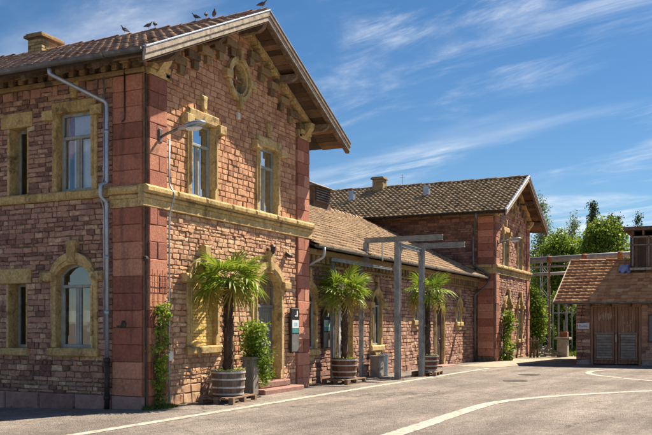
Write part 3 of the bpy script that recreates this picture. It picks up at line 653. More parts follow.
    for o in (UL, UR):
        w = unit(h, FR, o, transom=5.55, d=-.13 if near else -.07); surround_flat(w, FR, o)
    if near:
        o = upper_l[0]; w = unit(h, FL, o, transom=5.52, d=-.13, pane='pane_clear', curtain=[(o.cx - .42, o.cx + .20, o.z0 + .05, o.zs - .02, 'curtain'), (o.cx + .21, o.cx + .30, o.z0 + .7, o.zs - .02, 'red_cloth'), (o.cx + .31, o.cx + .42, o.z0 + .05, o.zs - .02, 'curtain')]); surround_flat(w, FL, o)
        o = lower_l[0]; w = unit(h, FL, o, transom=2.45, d=-.14, pane='pane_clear'); surround_arch(w, FL, o)
        q = MB(); q.box(ox + .24, ox + .25, oy + 1.39, oy + 1.60, 1.24, 1.68); q.build('lime_poster', 'lime', w); q = MB(); q.box(ox + .26, ox + .29, oy + 1.36, oy + 2.2, 1.72, 1.95); q.box(ox + .26, ox + .28, oy + 1.85, oy + 2.0, 1.22, 1.715); q.build('shelf', 'white_paint', w)
        for o in narrow:
            w = unit(h, FL, o, mullion=False, d=-.3, pane='pane_dark'); cx = o.cx
            bit(w, 'jamb', FL, rp(cx + .245, cx + .31, o.z0, o.zs), -.34, .025); bit(w, 'jamb', FL, rp(cx - .29, cx - .245, o.z0, o.zs), -.34, .02)
            bit(w, 'lintel', FL, rp(cx - .42, cx + .46, o.zs + .002, o.zs + .32), -.34, .06, .02)
            if o.z0 < 4: bit(w, 'sill', FL, rp(cx - .34, cx + .5, o.z0 - .16, o.z0), -.34, .10, .025)
        # bricked-up window in the front
        o = LL; m = MB(); m.rect(FR, o.cx - o.hw - .02, o.cx + o.hw + .02, o.z0 - .02, o.zs + o.rise + .02, -.3, -.052); w = m.build('blocked_window', 'mortar_pale', h); surround_arch(w, FR, o)
        pcs = []; z = o.z0; r = 0
        while z < o.zs + o.rise - .03:
            s_ = o.cx - o.hw - (.07 if r % 2 else 0)
            while s_ < o.cx + o.hw:
                a, b = max(s_, o.cx - o.hw), min(s_ + .145, o.cx + o.hw)
                if b - a > .04 and z + .06 < seg_top(o.cx, o.hw, o.zs, o.rise, (a + b) / 2) + .03:
                    st = stone(FR, rp(a, b, z, z + .068), gap=.004, c=.004, proud=.006, base=-.045)
                    if st: pcs.append((st[0], [v + FR.n * 0 for v in st[1]], st[2], st[3]))
                s_ += .145
            z += .068; r += 1
        emit(pcs, 'brick', 'bricks', 'yellow_brick', w, 170)
        # front door
        o = LR; cx, hw = o.cx, o.hw; m = MB(); zt = 2.12; dd = -.20
        for sg in (-1, 1):
            a, b = sorted((cx + sg * .006, cx + sg * hw)); m.rect(FR, a, b, o.z0, zt - .04, dd - .04, dd, .006)
        m.rect(FR, cx - hw, cx + hw, zt - .039, zt + .04, dd - .05, dd + .04, .01); w = m.build('door', 'door_grey', h)
        for sg in (-1, 1):
            for z0, z1 in ((.42, .95), (1.05, 1.98)):
                a, b = sorted((cx + sg * .09, cx + sg * (hw - .1)))
                q = MB()
                for k in range(4): q.rect(FR, a + (b - a) * k / 4 + .004, a + (b - a) * (k + 1) / 4 - .004, z0, z1, dd - .005, dd + .018, .006)
                q.build('door_panel', 'door_grey', w)
        q = MB(); q.tube([FR.p(cx + .05, 1.2, dd + .01), FR.p(cx + .05, 1.2, dd + .07), FR.p(cx + .16, 1.2, dd + .07)], .012, 6); q.build('door_handle', 'zinc', w)
        q = MB(); ring(q, FR, cx, hw - .05, hw + .02, o.zs + .001, o.rise - .05, o.rise + .02, dd - .03, dd + .03); q.rect(FR, cx - hw - .02, cx - hw + .05, zt + .041, o.zs, dd - .03, dd + .03); q.rect(FR, cx + hw - .05, cx + hw + .02, zt + .041, o.zs, dd - .03, dd + .03)
        for k in (-.25, 0, .25): q.rect(FR, cx + k - .012, cx + k + .012, zt + .042, seg_top(cx, hw, o.zs, o.rise, cx + k) - .04, dd - .012, dd + .014)
        for zz in (2.36, 2.6): q.rect(FR, cx - hw + .051, cx + hw - .051, zz - .01, zz + .01, dd - .012, dd + .012)
        q.build('fanlight_frame', 'door_grey', w)
        q = MB(); pl = [(cx - hw + .01, zt), (cx + hw - .01, zt)] + arc(cx, hw - .01, o.zs, o.rise - .01); q.add([FR.p(a, z, dd) for a, z in pl], [tuple(range(len(pl)))]); q.build('pane', 'pane', w)
        surround_arch(w, FR, o, sill=False, ro=.27)
        q = MB(); q.rect(FR, 3.9, 5.95, -.05, .12, -.02, .48, .025); q.build('door_step', 'plinth', h)
        q = MB(); q.rect(FR, 4.10, 5.66, .121, .28, -.33, .24, .025); q.build('door_step', 'plinth', h)
    else:
        o = LL; m = MB(); m.rect(FR, o.cx - o.hw, o.cx + o.hw, o.z0, o.zs, -.16, -.1, .01); ring(m, FR, o.cx, .02, o.hw, o.zs + .002, .02, o.rise, -.16, -.1); w = m.build('door', 'door_grey', h); surround_arch(w, FR, o, sill=False)
        for sg in (-1, 1):
            a, b = sorted((o.cx + sg * .05, o.cx + sg * (o.hw - .08)))
            for z0, z1 in ((.3, 1.1), (1.2, 2.4)): q = MB(); q.rect(FR, a, b, z0, z1, -.101, -.08, .01); q.build('door_panel', 'door_grey', w)
        o = LR; w = unit(h, FR, o, transom=2.3, pane='pane_dark', d=-.06); surround_arch(w, FR, o)
    # oculus ------------------------------------------------------------------
    m = MB(); N = 28
    P = lambda r, a: (3.45 + r * math.cos(a), ocz + r * math.sin(a))
    for i in range(N):
        a, b = 2 * math.pi * i / N, 2 * math.pi * (i + 1) / N
        m.slab(FR, [P(ocr, a), P(.52, a), P(.52, b), P(ocr, b)], -.26, .06); m.slab(FR, [P(.41, a), P(.515, a), P(.515, b), P(.41, b)], .059, .10)
    w = m.build('round_window', 'sandstone', h)
    for a, b, c, d_ in ((3.38, 3.52, ocz + .40, ocz + .68), (3.38, 3.52, ocz - .68, ocz - .40), (2.80, 3.06, ocz - .09, ocz + .09), (3.84, 4.10, ocz - .09, ocz + .09)): bit(w, 'key_block', FR, rp(a, b, c, d_), -.04, .15, .02)
    q = MB(); q.add([FR.p(*P(ocr + .01, 2 * math.pi * i / N), -.07) for i in range(N)], [tuple(range(N))]); q.build('pane', 'pane', w)
    q = MB(); q.rect(FR, 3.43, 3.47, ocz - ocr, ocz + ocr, -.09, -.04); q.rect(FR, 3.45 - ocr, 3.45 + ocr, ocz - .02, ocz + .02, -.091, -.041); q.build('glazing_bar', 'rust', w)
    # eaves cornice (dentils) -----------------------------------------------------
    m = MB(); m.rect(FL, .0, D, 6.62, 6.72, -.05, .09, .02); m.rect(FL, .0, D, 6.93, 6.985, -.05, .20, .01); b1 = m.build('eaves_cornice', 'corbel', h, origin=(ox, oy, 6.62))
    pcs = []; s_ = .05; i = 0
    while s_ < D - .3:
        for a, b, z0, z1, d in ((0, .2, 6.83, 6.928, .16), (.03, .15, 6.722, 6.828, .12)):
            q = MB(); t = RND.random(); q.slab(FL, rp(s_ + a, s_ + b, z0, z1), -.05, d, .008, t); pcs.append((score(FL.p(s_, z0, 0), .02, FL.n), q.v, q.f, t))
        s_ += .275; i += 1
    emit(pcs, 'dentil_brick', 'dentil_bricks', 'corbel', b1, 60 if near else 0)
    # gable cornice: row of small bricks under the rake, stepped corbels below -------
    m = MB(); 
    for sg in (0, 1):
        X = (lambda x: x) if sg == 0 else (lambda x: W - x)
        x = -.05
        while x < mid - .1:
            x1 = min(x + .11, mid - .005); pl = [(X(x), 7.03 + SL * x - .17), (X(x1), 7.03 + SL * x1 - .17), (X(x1), 7.03 + SL * x1 - .03), (X(x), 7.03 + SL * x - .03)]
            if sg: pl.reverse()
            m.slab(FR, pl, -.05, .20 + RND.uniform(0, .02), .008); x += .125
    rc = m.build('rake_cornice', 'sandstone', h, kind='stuff', origin=(ox + mid, oy, 7))
    for sg in (0, 1):
        x = .30
        while x < mid - .5:
            for a, b, dz0, dz1, d in ((0, .44, -.36, -.20, .14), (.24, .44, -.54, -.362, .10), (.0, .2, -.20, -.175, .12)):
                zb = 7.03 + SL * x; pl = (x + a, x + b)
                if sg: pl = (W - pl[1], W - pl[0])
                q = MB(); q.slab(FR, rp(pl[0], pl[1], zb + dz0, zb + dz1), -.05, d, .01); q.build('corbel', 'corbel', rc)
            x += .50
    # pilaster heads -------------------------------------------------------------------
    for cx in (.35, W - .35):
        q = MB(); q.rect(FR, cx - .34, cx + .34, 6.602, 6.72, -.05, .10, .02); q.rect(FR, cx - .30, cx + .30, 6.721, 6.84, -.05, .16, .03)
        q.slab(Fr((ox + cx - .12, oy, 0), (0, -1, 0), (1, 0, 0)), [(.0, 6.6), (.14, 6.68), (.30, 6.86), (.34, 7.0), (.0, 7.0)], 0, .24, .02, None, 0, True); q.build('pilaster_capital', 'sandstone' , h)
    # roof -----------------------------------------------------------------------------
    EX, EZ, OV = 1.0, 6.66, .75; y0, y1 = oy - OV, oy + D + .5; SLN = math.hypot(mid + EX, SL * (mid + EX)); cs = (mid + EX) / SLN; sn = SL * cs
    for sg in (0, 1):
        O = Vector((ox - EX, y0, EZ)) if sg == 0 else Vector((ox + W + EX, y0, EZ)); v = Vector((cs if sg == 0 else -cs, 0, sn)); u = Vector((0, 1, 0)); n = Vector((-sn if sg == 0 else sn, 0, cs))
        m = MB(); obox(m, O, u, v, n, 0, y1 - y0, 0, SLN, -.07, -.005, .5); rf = m.build('roof', 'deck', h, origin=(ox + mid, oy, EZ))
        tm = 'tile_near' if near else 'tile_far'
        if sg == 0: tiles(rf, O + u * (y1 - y0) - v * .06, -u, v, y1 - y0, SLN, tm, 300 if near else 0)
        else: tiles(rf, O - v * .06, u, v, y1 - y0, SLN, tm, 0)
        k = int(SLN / .17); J = MB()
        for i in range(k):
            q = MB() if near else J; a = i * SLN / k; obox(q, O, u, v, n, .03, OV + .02, a + .004, a + SLN / k - .004, -.10 - RND.uniform(0, .008), -.071)
            if near: q.build('soffit_board', 'soffit', rf)
        if not near: J.build('soffit_boards', 'soffit', rf)
        # rafters under the eaves overhang
        yy = OV + .5
        while yy < y1 - y0 - .5: J = MB(); obox(J, O, u, v, n, yy, yy + .09, .08, 1.25, -.19, -.071); yy += .9; J.build('rafter', 'old_timber', rf)
        # barge board, its capping and a lower moulding
        X = (lambda x: x) if sg == 0 else (lambda x: W - x)
        def bar_(nm, mat, z0, z1, d0, d1):
            pl = [(X(-EX - .05), EZ - .05 * SL + z0), (X(mid), 8.81 + z0), (X(mid), 8.81 + z1), (X(-EX - .05), EZ - .05 * SL + z1)]
            if sg: pl.reverse()
            q = MB(); q.slab(FR, pl, d0, d1, .006, None, 0, True); q.build(nm, mat, rf)
        bar_('barge_board', 'old_white_paint', -.17, .05, OV - .015, OV + .03); bar_('barge_moulding', 'old_timber' if sg else 'old_white_paint', -.06, .056, OV + .031, OV + .055); bar_('verge_flashing', 'zinc', .057, .09, OV - .06, OV + .07)
        bar_('barge_moulding', 'old_timber', -.21, -.171, OV - .10, OV + .012)
    ridge_caps(rf, (ox + mid, y0 + .02, 8.86), (ox + mid, y1, 8.86), 'tile_near' if near else 'tile_far', near)
    for x, z in ((.12, 7.03), (W - .12, 7.03), (1.9, 7.03 + SL * 1.9 - .02), (W - 1.9, 7.03 + SL * 1.9 - .02), (mid, 8.62)):
        z -= .03; q = MB(); q.slab(Fr((ox + x - .07, oy, 0), (0, -1, 0), (1, 0, 0)), [(-.3, z - .18), (.52, z - .18), (.66, z - .10), (.70, z), (-.3, z)], 0, .14, .012, None, 0, True); q.build('purlin_end', 'old_timber', h)
    if near: gutter(h, (ox - EX - .07, y0, EZ + .04), (ox - EX - .07, y1, EZ + .04), (-1, 0, 0))
    else: gutter(h, (ox - EX - .07, y0, EZ + .04), (ox - EX - .07, y1, EZ + .04), (-1, 0, 0), 'dark_iron')
    return h, FL, FR

def brick_chimney(parent, x0, x1, y0, y1, z0, z1, capz, mat='chimney_brick'):
    m = MB(); m.box(x0 + .02, x1 - .02, y0 + .02, y1 - .02, z0, z1); c = m.build('chimney', 'mortar', parent); J = MB()
    for fr, L in ((Fr((x0 + .02, y0 + .02, 0), (0, 1, 0), (-1, 0, 0)), y1 - y0 - .04), (Fr((x0 + .02, y0 + .02, 0), (1, 0, 0), (0, -1, 0)), x1 - x0 - .04)):
        z = z0; r = 0
        while z < z1 - .07:
            s_ = -.12 * (r % 2)
            while s_ < L:
                a, b = max(0, s_), min(L, s_ + .24)
                if b - a > .05:
                    st = stone(fr, rp(a, b, z, z + .078), .005, .005, .008, .004)
                    if st: J.add(st[1], st[2], st[3])
                s_ += .24
            z += .078; r += 1
    J.build('chimney_bricks', mat, c, kind='stuff')
    m = MB(); m.box(x0 - .06, x1 + .06, y0 - .06, y1 + .06, z1, z1 + capz, c=.01); m.box(x0 - .02, x1 + .02, y0 - .02, y1 + .02, z1 + capz + .001, z1 + capz + .05, c=.01); m.build('chimney_cap', 'corbel', c)
    return c
H1, FL1, FR1 = house(0, 0, True, 'tall red sandstone house with gable and oculus in the left foreground')
brick_chimney(H1, 3.2, 3.95, 5.75, 6.25, 8.3, 9.12, .07)
pipe('downpipe', [(-1.03, 1.5, 6.6), (-1.03, 1.5, 6.5), (-.14, .84, 6.08), (-.14, .84, 4.55), (-.14, .84, 4.48), (-.26, .9, 4.44), (-.26, .9, 4.18), (-.14, .84, 4.1), (-.14, .84, .95)], .04, 'zinc', H1, 10, [(-.14, .84, 5.5), (-.14, .84, 3.0), (-.14, .84, 1.9)])
pipe('downpipe', [(-.14, .84, 1.0), (-.14, .84, -.02)], .052, 'dark_iron', H1, 10, [(-.14, .84, .95), (-.14, .84, .2)])
pipe('cable_conduit', [(-.07, .97, 6.85), (-.07, .97, 4.6), (-.2, 1.0, 4.3), (-.07, .97, 4.0), (-.07, .97, 1.4)], .018, 'zinc', H1, 6)
pipe('cable_conduit', [(-.08, .45, 6.9), (-.08, .45, 5.72), (-.08, .52, 5.68)], .016, 'dark_iron', H1, 6)
m = MB(); m.tube(rounded([(-.06, .55, 1.62), (-.2, .55, 1.62), (-.22, .42, 1.62)]), .02, 6); m.lathe((-.22, .36, 1.62), [(0, -.03), (.05, -.02), (.06, .05), (.04, .11), (0, .12)], 10); m.build('standpipe', 'dark_iron', H1, smooth=True)
pipe('cable_conduit', [(.70, -.06, 5.42), (.70, -.06, 4.5), (.70, -.20, 4.3), (.70, -.06, 3.9), (.70, -.06, .1)], .018, 'zinc', H1, 6)
m = MB(); m.rect(FR1, .64, .80, .92, 1.12, .02, .10, .01); m.build('junction_box', 'white_paint', H1)
m = MB(); m.rect(FR1, 3.36, 3.46, 6.42, 6.58, .02, .09, .02); m.build('alarm_box', 'white_paint', H1)
H2, FL2, FR2 = house(24.65, -.65, False, 'smaller looking twin gabled house at the far end of the station')
brick_chimney(H2, 27.7, 28.3, 6.0, 6.6, 8.0, 9.22, .07)
pipe('downpipe', [(23.5, -.1, 6.6), (23.5, -.1, 6.45), (24.5, .3, 5.7), (24.5, .3, 4.35), (24.35, -.45, 3.95)], .05, 'gutter', H2, 8)
m = MB(); m.tube([(28.2, 5.1, 8.8), (28.2, 5.1, 9.45)], .012, 5); m.tube([(28.2, 4.95, 9.3), (28.2, 5.25, 9.3)], .008, 5); m.build('antenna', 'gutter', H2)
for yy in (7.2, 3.2):
    m = MB(); z = 6.66 + (26.5 - 23.65) * SL; m.box(26.35, 26.6, yy - .14, yy + .14, z - .15, z + .42); m.box(26.31, 26.64, yy - .18, yy + .18, z + .421, z + .47); m.build('roof_vent', 'zinc', H2)

# ------------------------------------------------------------------ the long low building between the two houses
LX0, LX1, LY = W + .03, 24.62, .25
lo = thing('station_hall', 'long low stone hall with tan tiled roof between the two houses', 'building', ((LX0 + LX1) / 2, LY, 0))
FH = Fr((0, LY, 0), (1, 0, 0), (0, -1, 0))
g1, g2, g3, g4 = Op(7.62, .38, .98, 2.32, .36, .14, .16), Op(12.6, .38, .98, 2.32, .36, .14, .16), Op(16.6, .30, 1.82, 2.34, .30, .12, .14), Op(21.95, .32, 1.78, 2.34, .32, .13, .14)
dA, dB = Op(9.95, .55, .06, 2.45, .40, .16, .18), Op(19.3, .50, .06, 2.35, .42, .16, .18)
ops = [g1, g2, g3, g4, dA, dB]
m = MB(); wall_core(m, FH, LX0, LX1, -.2, lambda s_: 3.72, ops, -.4, -.018); lw = m.build('front_wall', 'mortar', lo, origin=(LX0, LY, 0))
emit(rubble(FH, LX0, LX1, 0, .45, ops, (.17, .22), (.25, .5)) + rubble(FH, LX0, LX1, .45, 3.3, ops, (.10, .165), (.16, .36), jit=.012), 'stone', 'rubble_stones', 'rubble', lw, 300)
m = MB(); m.box(LX0, LX1, 11.0, 11.3, -.2, 3.7); m.build('rear_wall', 'mortar', lo)
m = MB(); m.box(LX0, LX1, 4.0, 4.1, -.1, 3.7); m.build('inner_wall', 'interior', lo)
m = MB(); m.rect(FH, LX0, LX1, 3.3, 3.39, -.05, .07, .02); m.rect(FH, LX0, LX1, 3.6, 3.76, -.05, .26, .02); co = m.build('eaves_cornice', 'corbel', lo); m = MB(); s_ = LX0 + .05
while s_ < LX1 - .2: m.slab(FH, rp(s_, s_ + .17, 3.392, 3.598), -.05, .20, .01); m.slab(FH, rp(s_ + .03, s_ + .14, 3.25, 3.298), -.05, .10, .01); s_ += .31
m.build('dentil_blocks', 'corbel', co, kind='stuff')
def gothic(w, fr, op, sill=True):
    surround_arch(w, fr, op, ears=True, key=False, sill=sill, ro=.17)
    cx, t = op.cx, op.zs + op.rise + .12
    bit(w, 'finial', fr, [(cx - .15, t), (cx + .15, t), (cx + .055, t + .16), (cx + .04, t + .42), (cx - .04, t + .42), (cx - .055, t + .16)], -.04, .11, .015)
    if sill: bit(w, 'sill_corbel', fr, [(cx - .16, op.z0 - .34), (cx + .16, op.z0 - .34), (cx + .3, op.z0 - .181), (cx - .3, op.z0 - .181)], -.04, .09, .02)
for o in (g1, g2, g3, g4): w = unit(lo, FH, o, transom=2.28, mat='frame_paint', pane='pane_dark', d=-.06); gothic(w, FH, o)
def leaf_door(op, mat, glazed):
    cx, hw = op.cx, op.hw; m = MB(); zt = 2.2; dd = -.06
    for sg in (-1, 1):
        a, b = sorted((cx + sg * .008, cx + sg * hw))
        if glazed:
            m.rect(FH, a, a + .09, .06, zt, dd - .04, dd, .006); m.rect(FH, b - .09, b, .06, zt, dd - .04, dd, .006); m.rect(FH, a + .091, b - .091, .06, .5, dd - .04, dd, .006); m.rect(FH, a + .091, b - .091, zt - .1, zt, dd - .04, dd, .006)
        else: m.rect(FH, a, b, .06, zt, dd - .04, dd, .006)
    m.rect(FH, cx - hw, cx + hw, zt + .001, zt + .08, dd - .05, dd + .04, .01); ring(m, FH, cx, hw - .06, hw, op.zs + .001, op.rise - .06, op.rise, dd - .03, dd + .02)
    m.rect(FH, cx - .02, cx + .02, zt + .081, op.zs + op.rise - .05, dd - .02, dd + .01); w = m.build('door', mat, lo)
    q = MB(); pl = [(cx - hw + .01, zt), (cx + hw - .01, zt)] + arc(cx, hw - .01, op.zs, op.rise - .01); q.add([FH.p(a, z, dd - .01) for a, z in pl], [tuple(range(len(pl)))]); q.build('pane', 'pane_dark', w)
    for sg in (-1, 1):
        a, b = sorted((cx + sg * .09, cx + sg * (hw - .09)))
        if glazed: q = MB(); q.add([FH.p(*c, dd - .02) for c in rp(a, b, .5, 2.1)], [(0, 1, 2, 3)]); q.build('pane', 'pane', w)
        else:
            for z0, z1 in ((.25, .9), (1.05, 2.05)): q = MB(); q.rect(FH, a, b, z0, z1, dd - .01, dd + .015, .008); q.build('door_panel', mat, w)
    q = MB(); q.tube([FH.p(cx + .06, 1.1, dd), FH.p(cx + .06, 1.1, dd + .06), FH.p(cx + .17, 1.1, dd + .06)], .012, 6); q.build('door_handle', 'zinc', w)
    gothic(w, FH, op, False)
leaf_door(dA, 'white_paint', True); leaf_door(dB, 'door_brown', False)
for cx in (9.95, 19.3): m = MB(); m.rect(FH, cx - .85, cx + .85, -.03, .055, -.3, .42, .02); m.build('door_step', 'plinth', lo)
EY, EZ, RY, RZ = -.32, 3.78, 5.45, 6.62; sl = math.hypot(RY - EY, RZ - EZ); v = Vector((0, (RY - EY) / sl, (RZ - EZ) / sl)); u = Vector((1, 0, 0)); n = u.cross(v)
m = MB(); obox(m, (LX0, EY, EZ), u, v, n, 0, LX1 - LX0, 0, sl, -.06, -.005); rf = m.build('roof', 'deck', lo)
TWs, TEs = TW, TE
tiles(rf, Vector((LX0, EY, EZ)) - v * .06, u, v, LX1 - LX0, sl, 'tile_tan', 300)
m = MB(); v2 = Vector((0, -v.y, v.z)); obox(m, (LX0, 2 * RY - EY, EZ), u, v2, Vector((0, -n.y, n.z)), 0, LX1 - LX0, 0, sl, -.06, .03); m.build('roof', 'tile_tan', lo)
ridge_caps(rf, (LX0, RY, RZ + .05), (LX1, RY, RZ + .05), 'tile_tan', False)
gutter(lo, (LX0 - .3, EY - .08, EZ + .02), (LX1, EY - .08, EZ + .02), (0, -1, 0), 'gutter')
pipe('downpipe', [(LX1 - .2, EY - .08, 3.72), (LX1 - .2, EY - .08, 3.5), (LX1 - 2.0 + 1.6, LY - .1, 3.0), (LX1 - .4, LY - .1, 2.9), (LX1 - .4, LY - .1, 0)], .05, 'gutter', lo, 8)
pipe('downpipe', [(LX0 + .1, EY - .1, 3.75), (LX0 + .12, EY - .1, 3.5), (LX0 + .1, LY - .1, 3.25), (LX0 + .1, LY - .1, 3.1)], .045, 'zinc', lo, 8)
m = MB(); obox(m, (LX1 - .12, EY, EZ), u, v, n, 0, .1, .1, sl, .03, .09); m.build('roof_end_strip', 'dark_iron', rf)  # dark strip running up the roof along the far house wall
# louvred ridge lantern
m = MB(); m.box(17.6, 19.2, 5.0, 5.9, 6.3, 7.35); w = m.build('ridge_lantern', 'old_timber', lo)
for i in range(6): q = MB(); q.slab(Fr((17.75, 4.97, 0), (1, 0, 0), (0, -1, 0)), rp(0, 1.3, 6.72 + i * .1, 6.78 + i * .1), -.02, .06, .01, None, 0, True); q.build('louvre_slat', 'gutter', w)
m = MB(); m.slab(Fr((17.35, 5.45, 0), (0, 1, 0), (-1, 0, 0)), [(-.75, 7.3), (.75, 7.3), (0, 7.62)], -2.1, 0, .01, None, 0, True); m.build('lantern_roof', 'gutter', w)

# ------------------------------------------------------------------ the shed on the right
sh = thing('brick_shed', 'low stone shed with orange tiled roof and brown double gate at right', 'shed', (25.6, -9, 0))
FS = Fr((23.5, 0, 0), (0, 1, 0), (-1, 0, 0)); S0, S1 = -14.2, -4.41
class Gate:
    def blocked(o, z): return (-7.0, -5.0) if z < 2.5 else None
gop = Op(-6.0, .97, -.25, 2.5)
m = MB(); wall_core(m, FS, S0, S1 - .02, -.1, lambda s_: 2.62, [gop], -.35, -.02); sw = m.build('front_wall', 'mortar_pale', sh, origin=(23.5, -6, 0))
pcs = rubble(FS, S0, S1, .2, 2.6, [Gate()], (.135, .15), (.28, .4), jit=.006, proud=.015); emit(pcs, 'brick', 'bricks', 'rubble', sw, 120)
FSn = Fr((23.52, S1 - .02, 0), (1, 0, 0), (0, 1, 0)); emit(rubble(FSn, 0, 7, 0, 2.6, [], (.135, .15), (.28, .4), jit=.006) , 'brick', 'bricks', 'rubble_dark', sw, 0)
m = MB(); m.prism(FSn, .0, 3.5, -.1, -.1, 2.6, 4.5, -.35, -.02); m.prism(FSn, 3.5, 7.0, -.1, -.1, 4.5, 2.6, -.35, -.02); m.build('side_wall', 'mortar', sh)
m = MB(); m.box(30.2, 30.5, S0, S1 - .4, -.1, 2.6); m.box(23.9, 30.19, S0 - .3, S0, -.1, 2.6); m.build('rear_wall', 'mortar', sh)
for a, b in ((S1 - .55, S1), (-7.9, -7.0), (-9.5, -7.92), (-12, -9.52)): m = MB(); m.rect(FS, a, b - .012, -.05, .195, -.05, .05, .02); m.build('plinth_stone', 'concrete', sh)
# gate
m = MB(); m.rect(FS, -6.99, -6.9, .0, 2.48, -.2, .02, .01); m.rect(FS, -5.1, -5.01, .0, 2.48, -.2, .02, .01); m.rect(FS, -6.9, -5.1, 2.4, 2.481, -.2, .02, .01); m.rect(FS, -6.06, -5.98, .02, 2.399, -.16, .0, .01); gt = m.build('gate', 'gate_brown', sh)
for a0, a1 in ((-5.97, -5.11), (-6.89, -6.07)):
    k = 6
    for i in range(k): q = MB(); q.rect(FS, a0 + (a1 - a0) * i / k + .003, a0 + (a1 - a0) * (i + 1) / k - .003, .04, 2.398, -.14, -.08 + RND.uniform(-.004, .004), .006); q.build('plank', 'gate_brown', gt)
    q = MB(); q.rect(FS, a0 + .04, a1 - .04, 1.27, 1.35, -.08, -.01, .01); q.build('rail', 'gate_panel', gt)
    q = MB(); q.rect(FS, a0 + .04, a1 - .04, .18, .25, -.08, -.015, .01); q.rect(FS, a0 + .04, a0 + .11, .251, 1.269, -.08, -.015, .01); q.rect(FS, a1 - .11, a1 - .04, .251, 1.269, -.08, -.015, .01); q.build('panel_frame', 'gate_brown', gt)
    for i in range(9): z = .26 + i * .111; q = MB(); q.slab(FS, rp(a0 + .115, a1 - .115, z, z + .105), -.075, -.035, .012, None, .004); q.build('slat', 'gate_panel', gt)
for i in range(11):
    a = -5.84 + i * .052 + RND.uniform(-.008, .008); b = a + RND.uniform(.03, .05); z0, z1 = 1.78 + RND.uniform(0, .14), 2.24 - RND.uniform(0, .16)
    q = MB(); q.slab(FS, [(a, z0 + .03), (b - .012, z0), (b, z0 + .07), (b - .006, z1 - .05), (b - .02, z1), (a + .004, z1 - .04)], -.076, -.072 + RND.uniform(0, .002)); q.build('peeling_paint', 'peeled', gt)
for i in range(7):
    a = -6.72 + RND.uniform(0, .5); z0 = 1.55 + RND.uniform(0, .5); q = MB(); q.slab(FS, [(a, z0), (a + .03, z0 - .01), (a + .05, z0 + .04), (a + .02, z0 + .06)], -.076, -.0735); q.build('peeling_paint', 'peeled', gt)
q = MB(); q.rect(FS, -6.04, -6.0, .95, 1.25, -.0, .05, .01); q.build('gate_handle', 'white_paint', gt)
m = MB(); m.rect(FS, -4.95, -4.50, 1.48, 1.74, .012, .045, .004); sg_ = m.build('wall_sign', 'sign_white'); tag(sg_, 'small pale rectangular sign on the shed wall beside the gate', 'sign')
q = MB(); q.rect(FS, -4.88, -4.62, 1.585, 1.61, .0455, .048); q.rect(FS, -4.60, -4.55, 1.59, 1.66, .0455, .048); q.rect(FS, -4.85, -4.70, 1.64, 1.66, .0455, .048); q.build('faded_print', 'sign_ink', sg_)
m = MB(); m.rect(FS, -8.3, -7.27, .95, 2.07, .01, .06, .01); nb = m.build('notice_board', 'panel_black'); tag(nb, 'dark blank board on the shed wall at the right edge', 'notice board')
q = MB(); q.rect(FS, -8.25, -7.32, 1.0, 2.02, .0605, .064); q.rect(FS, -7.48, -7.42, 1.78, 1.82, .0645, .066); q.build('board_face', 'panel_grey', nb)
EX2, EZ2, RX2, RZ2 = 22.85, 2.58, 27.0, 4.56; sl2 = math.hypot(RX2 - EX2, RZ2 - EZ2); v = Vector(((RX2 - EX2) / sl2, 0, (RZ2 - EZ2) / sl2)); u = Vector((0, -1, 0)); n = u.cross(v)
m = MB(); obox(m, (EX2, -3.62, EZ2), u, v, n, 0, 11, 0, sl2, -.06, -.005); rf = m.build('roof', 'deck', sh)
tiles(rf, Vector((EX2, -3.62, EZ2)) - v * .05, u, v, 11, sl2, 'tile_orange', 200)
m = MB(); v2 = Vector((-v.x, 0, v.z)); obox(m, (2 * RX2 - EX2, -3.62, EZ2), u, v2, Vector((-n.x, 0, n.z)), 0, 11, 0, sl2, -.06, .03); m.build('roof', 'tile_orange', sh)
ridge_caps(rf, (RX2, -3.62, RZ2 + .05), (RX2, -14.6, RZ2 + .05), 'tile_orange', False, .08)
m = MB(); obox(m, (EX2, -3.62, EZ2), u, v, n, -.04, .0, -.03, sl2, -.14, .07); m.build('barge_board', 'old_white_paint', rf)
gutter(sh, (EX2 - .07, -3.6, EZ2 + .0), (EX2 - .07, -14.6, EZ2 + .0), (-1, 0, 0), 'gutter', .06)
m = MB(); yy = -4.2
while yy > -14: m.box(EX2 + .05, 23.6, yy - .05, yy + .05, EZ2 - .16, EZ2 - .05); yy -= .8
m.build('rafter_ends', 'old_timber', sh)
# timber monitor on the shed roof
tw = thing('roof_monitor', 'dark timber box with flat roof rising from the shed roof', 'roof monitor', (27, -8.5, 3.6))
m = MB(); m.box(25.62, 28.4, -11, -6.36, 3.6, 5.5); w = m.build('wall', 'old_timber', tw)
FT = Fr((25.6, 0, 0), (0, 1, 0), (-1, 0, 0))
for i in range(18): q = MB(); a = -6.36 - i * .16; q.rect(FT, a - .155, a, 3.85, 5.49, -.015, .012 + RND.uniform(0, .006), .006); q.build('board', 'soffit', w)
for i in range(12): q = MB(); a = 25.64 + i * .16; q.rect(Fr((0, -6.36, 0), (1, 0, 0), (0, 1, 0)), a, a + .155, 4.0, 5.49, -.01, .012, .006); q.build('board', 'soffit', w)
for a, b, z0, z1 in ((-7.15, -7.08, 4.2, 5.48), (-6.5, -6.42, 4.2, 5.48), (-8.2, -6.38, 5.08, 5.14), (-8.2, -6.38, 5.42, 5.49)): q = MB(); q.rect(FT, a, b, z0, z1, .02, .06, .008); q.build('batten', 'gate_panel', w)
m = MB(); m.box(25.25, 28.7, -11.2, -6.12, 5.72, 5.84, c=.01); m.box(25.22, 28.72, -11.22, -6.10, 5.841, 5.87); m.build('flat_roof', 'old_timber', tw)
for i in range(8): q = MB(); a = -6.45 - i * .42; q.box(25.3, 28.6, a - .08, a, 5.515, 5.719, c=.01); q.build('roof_beam', 'old_timber', tw)
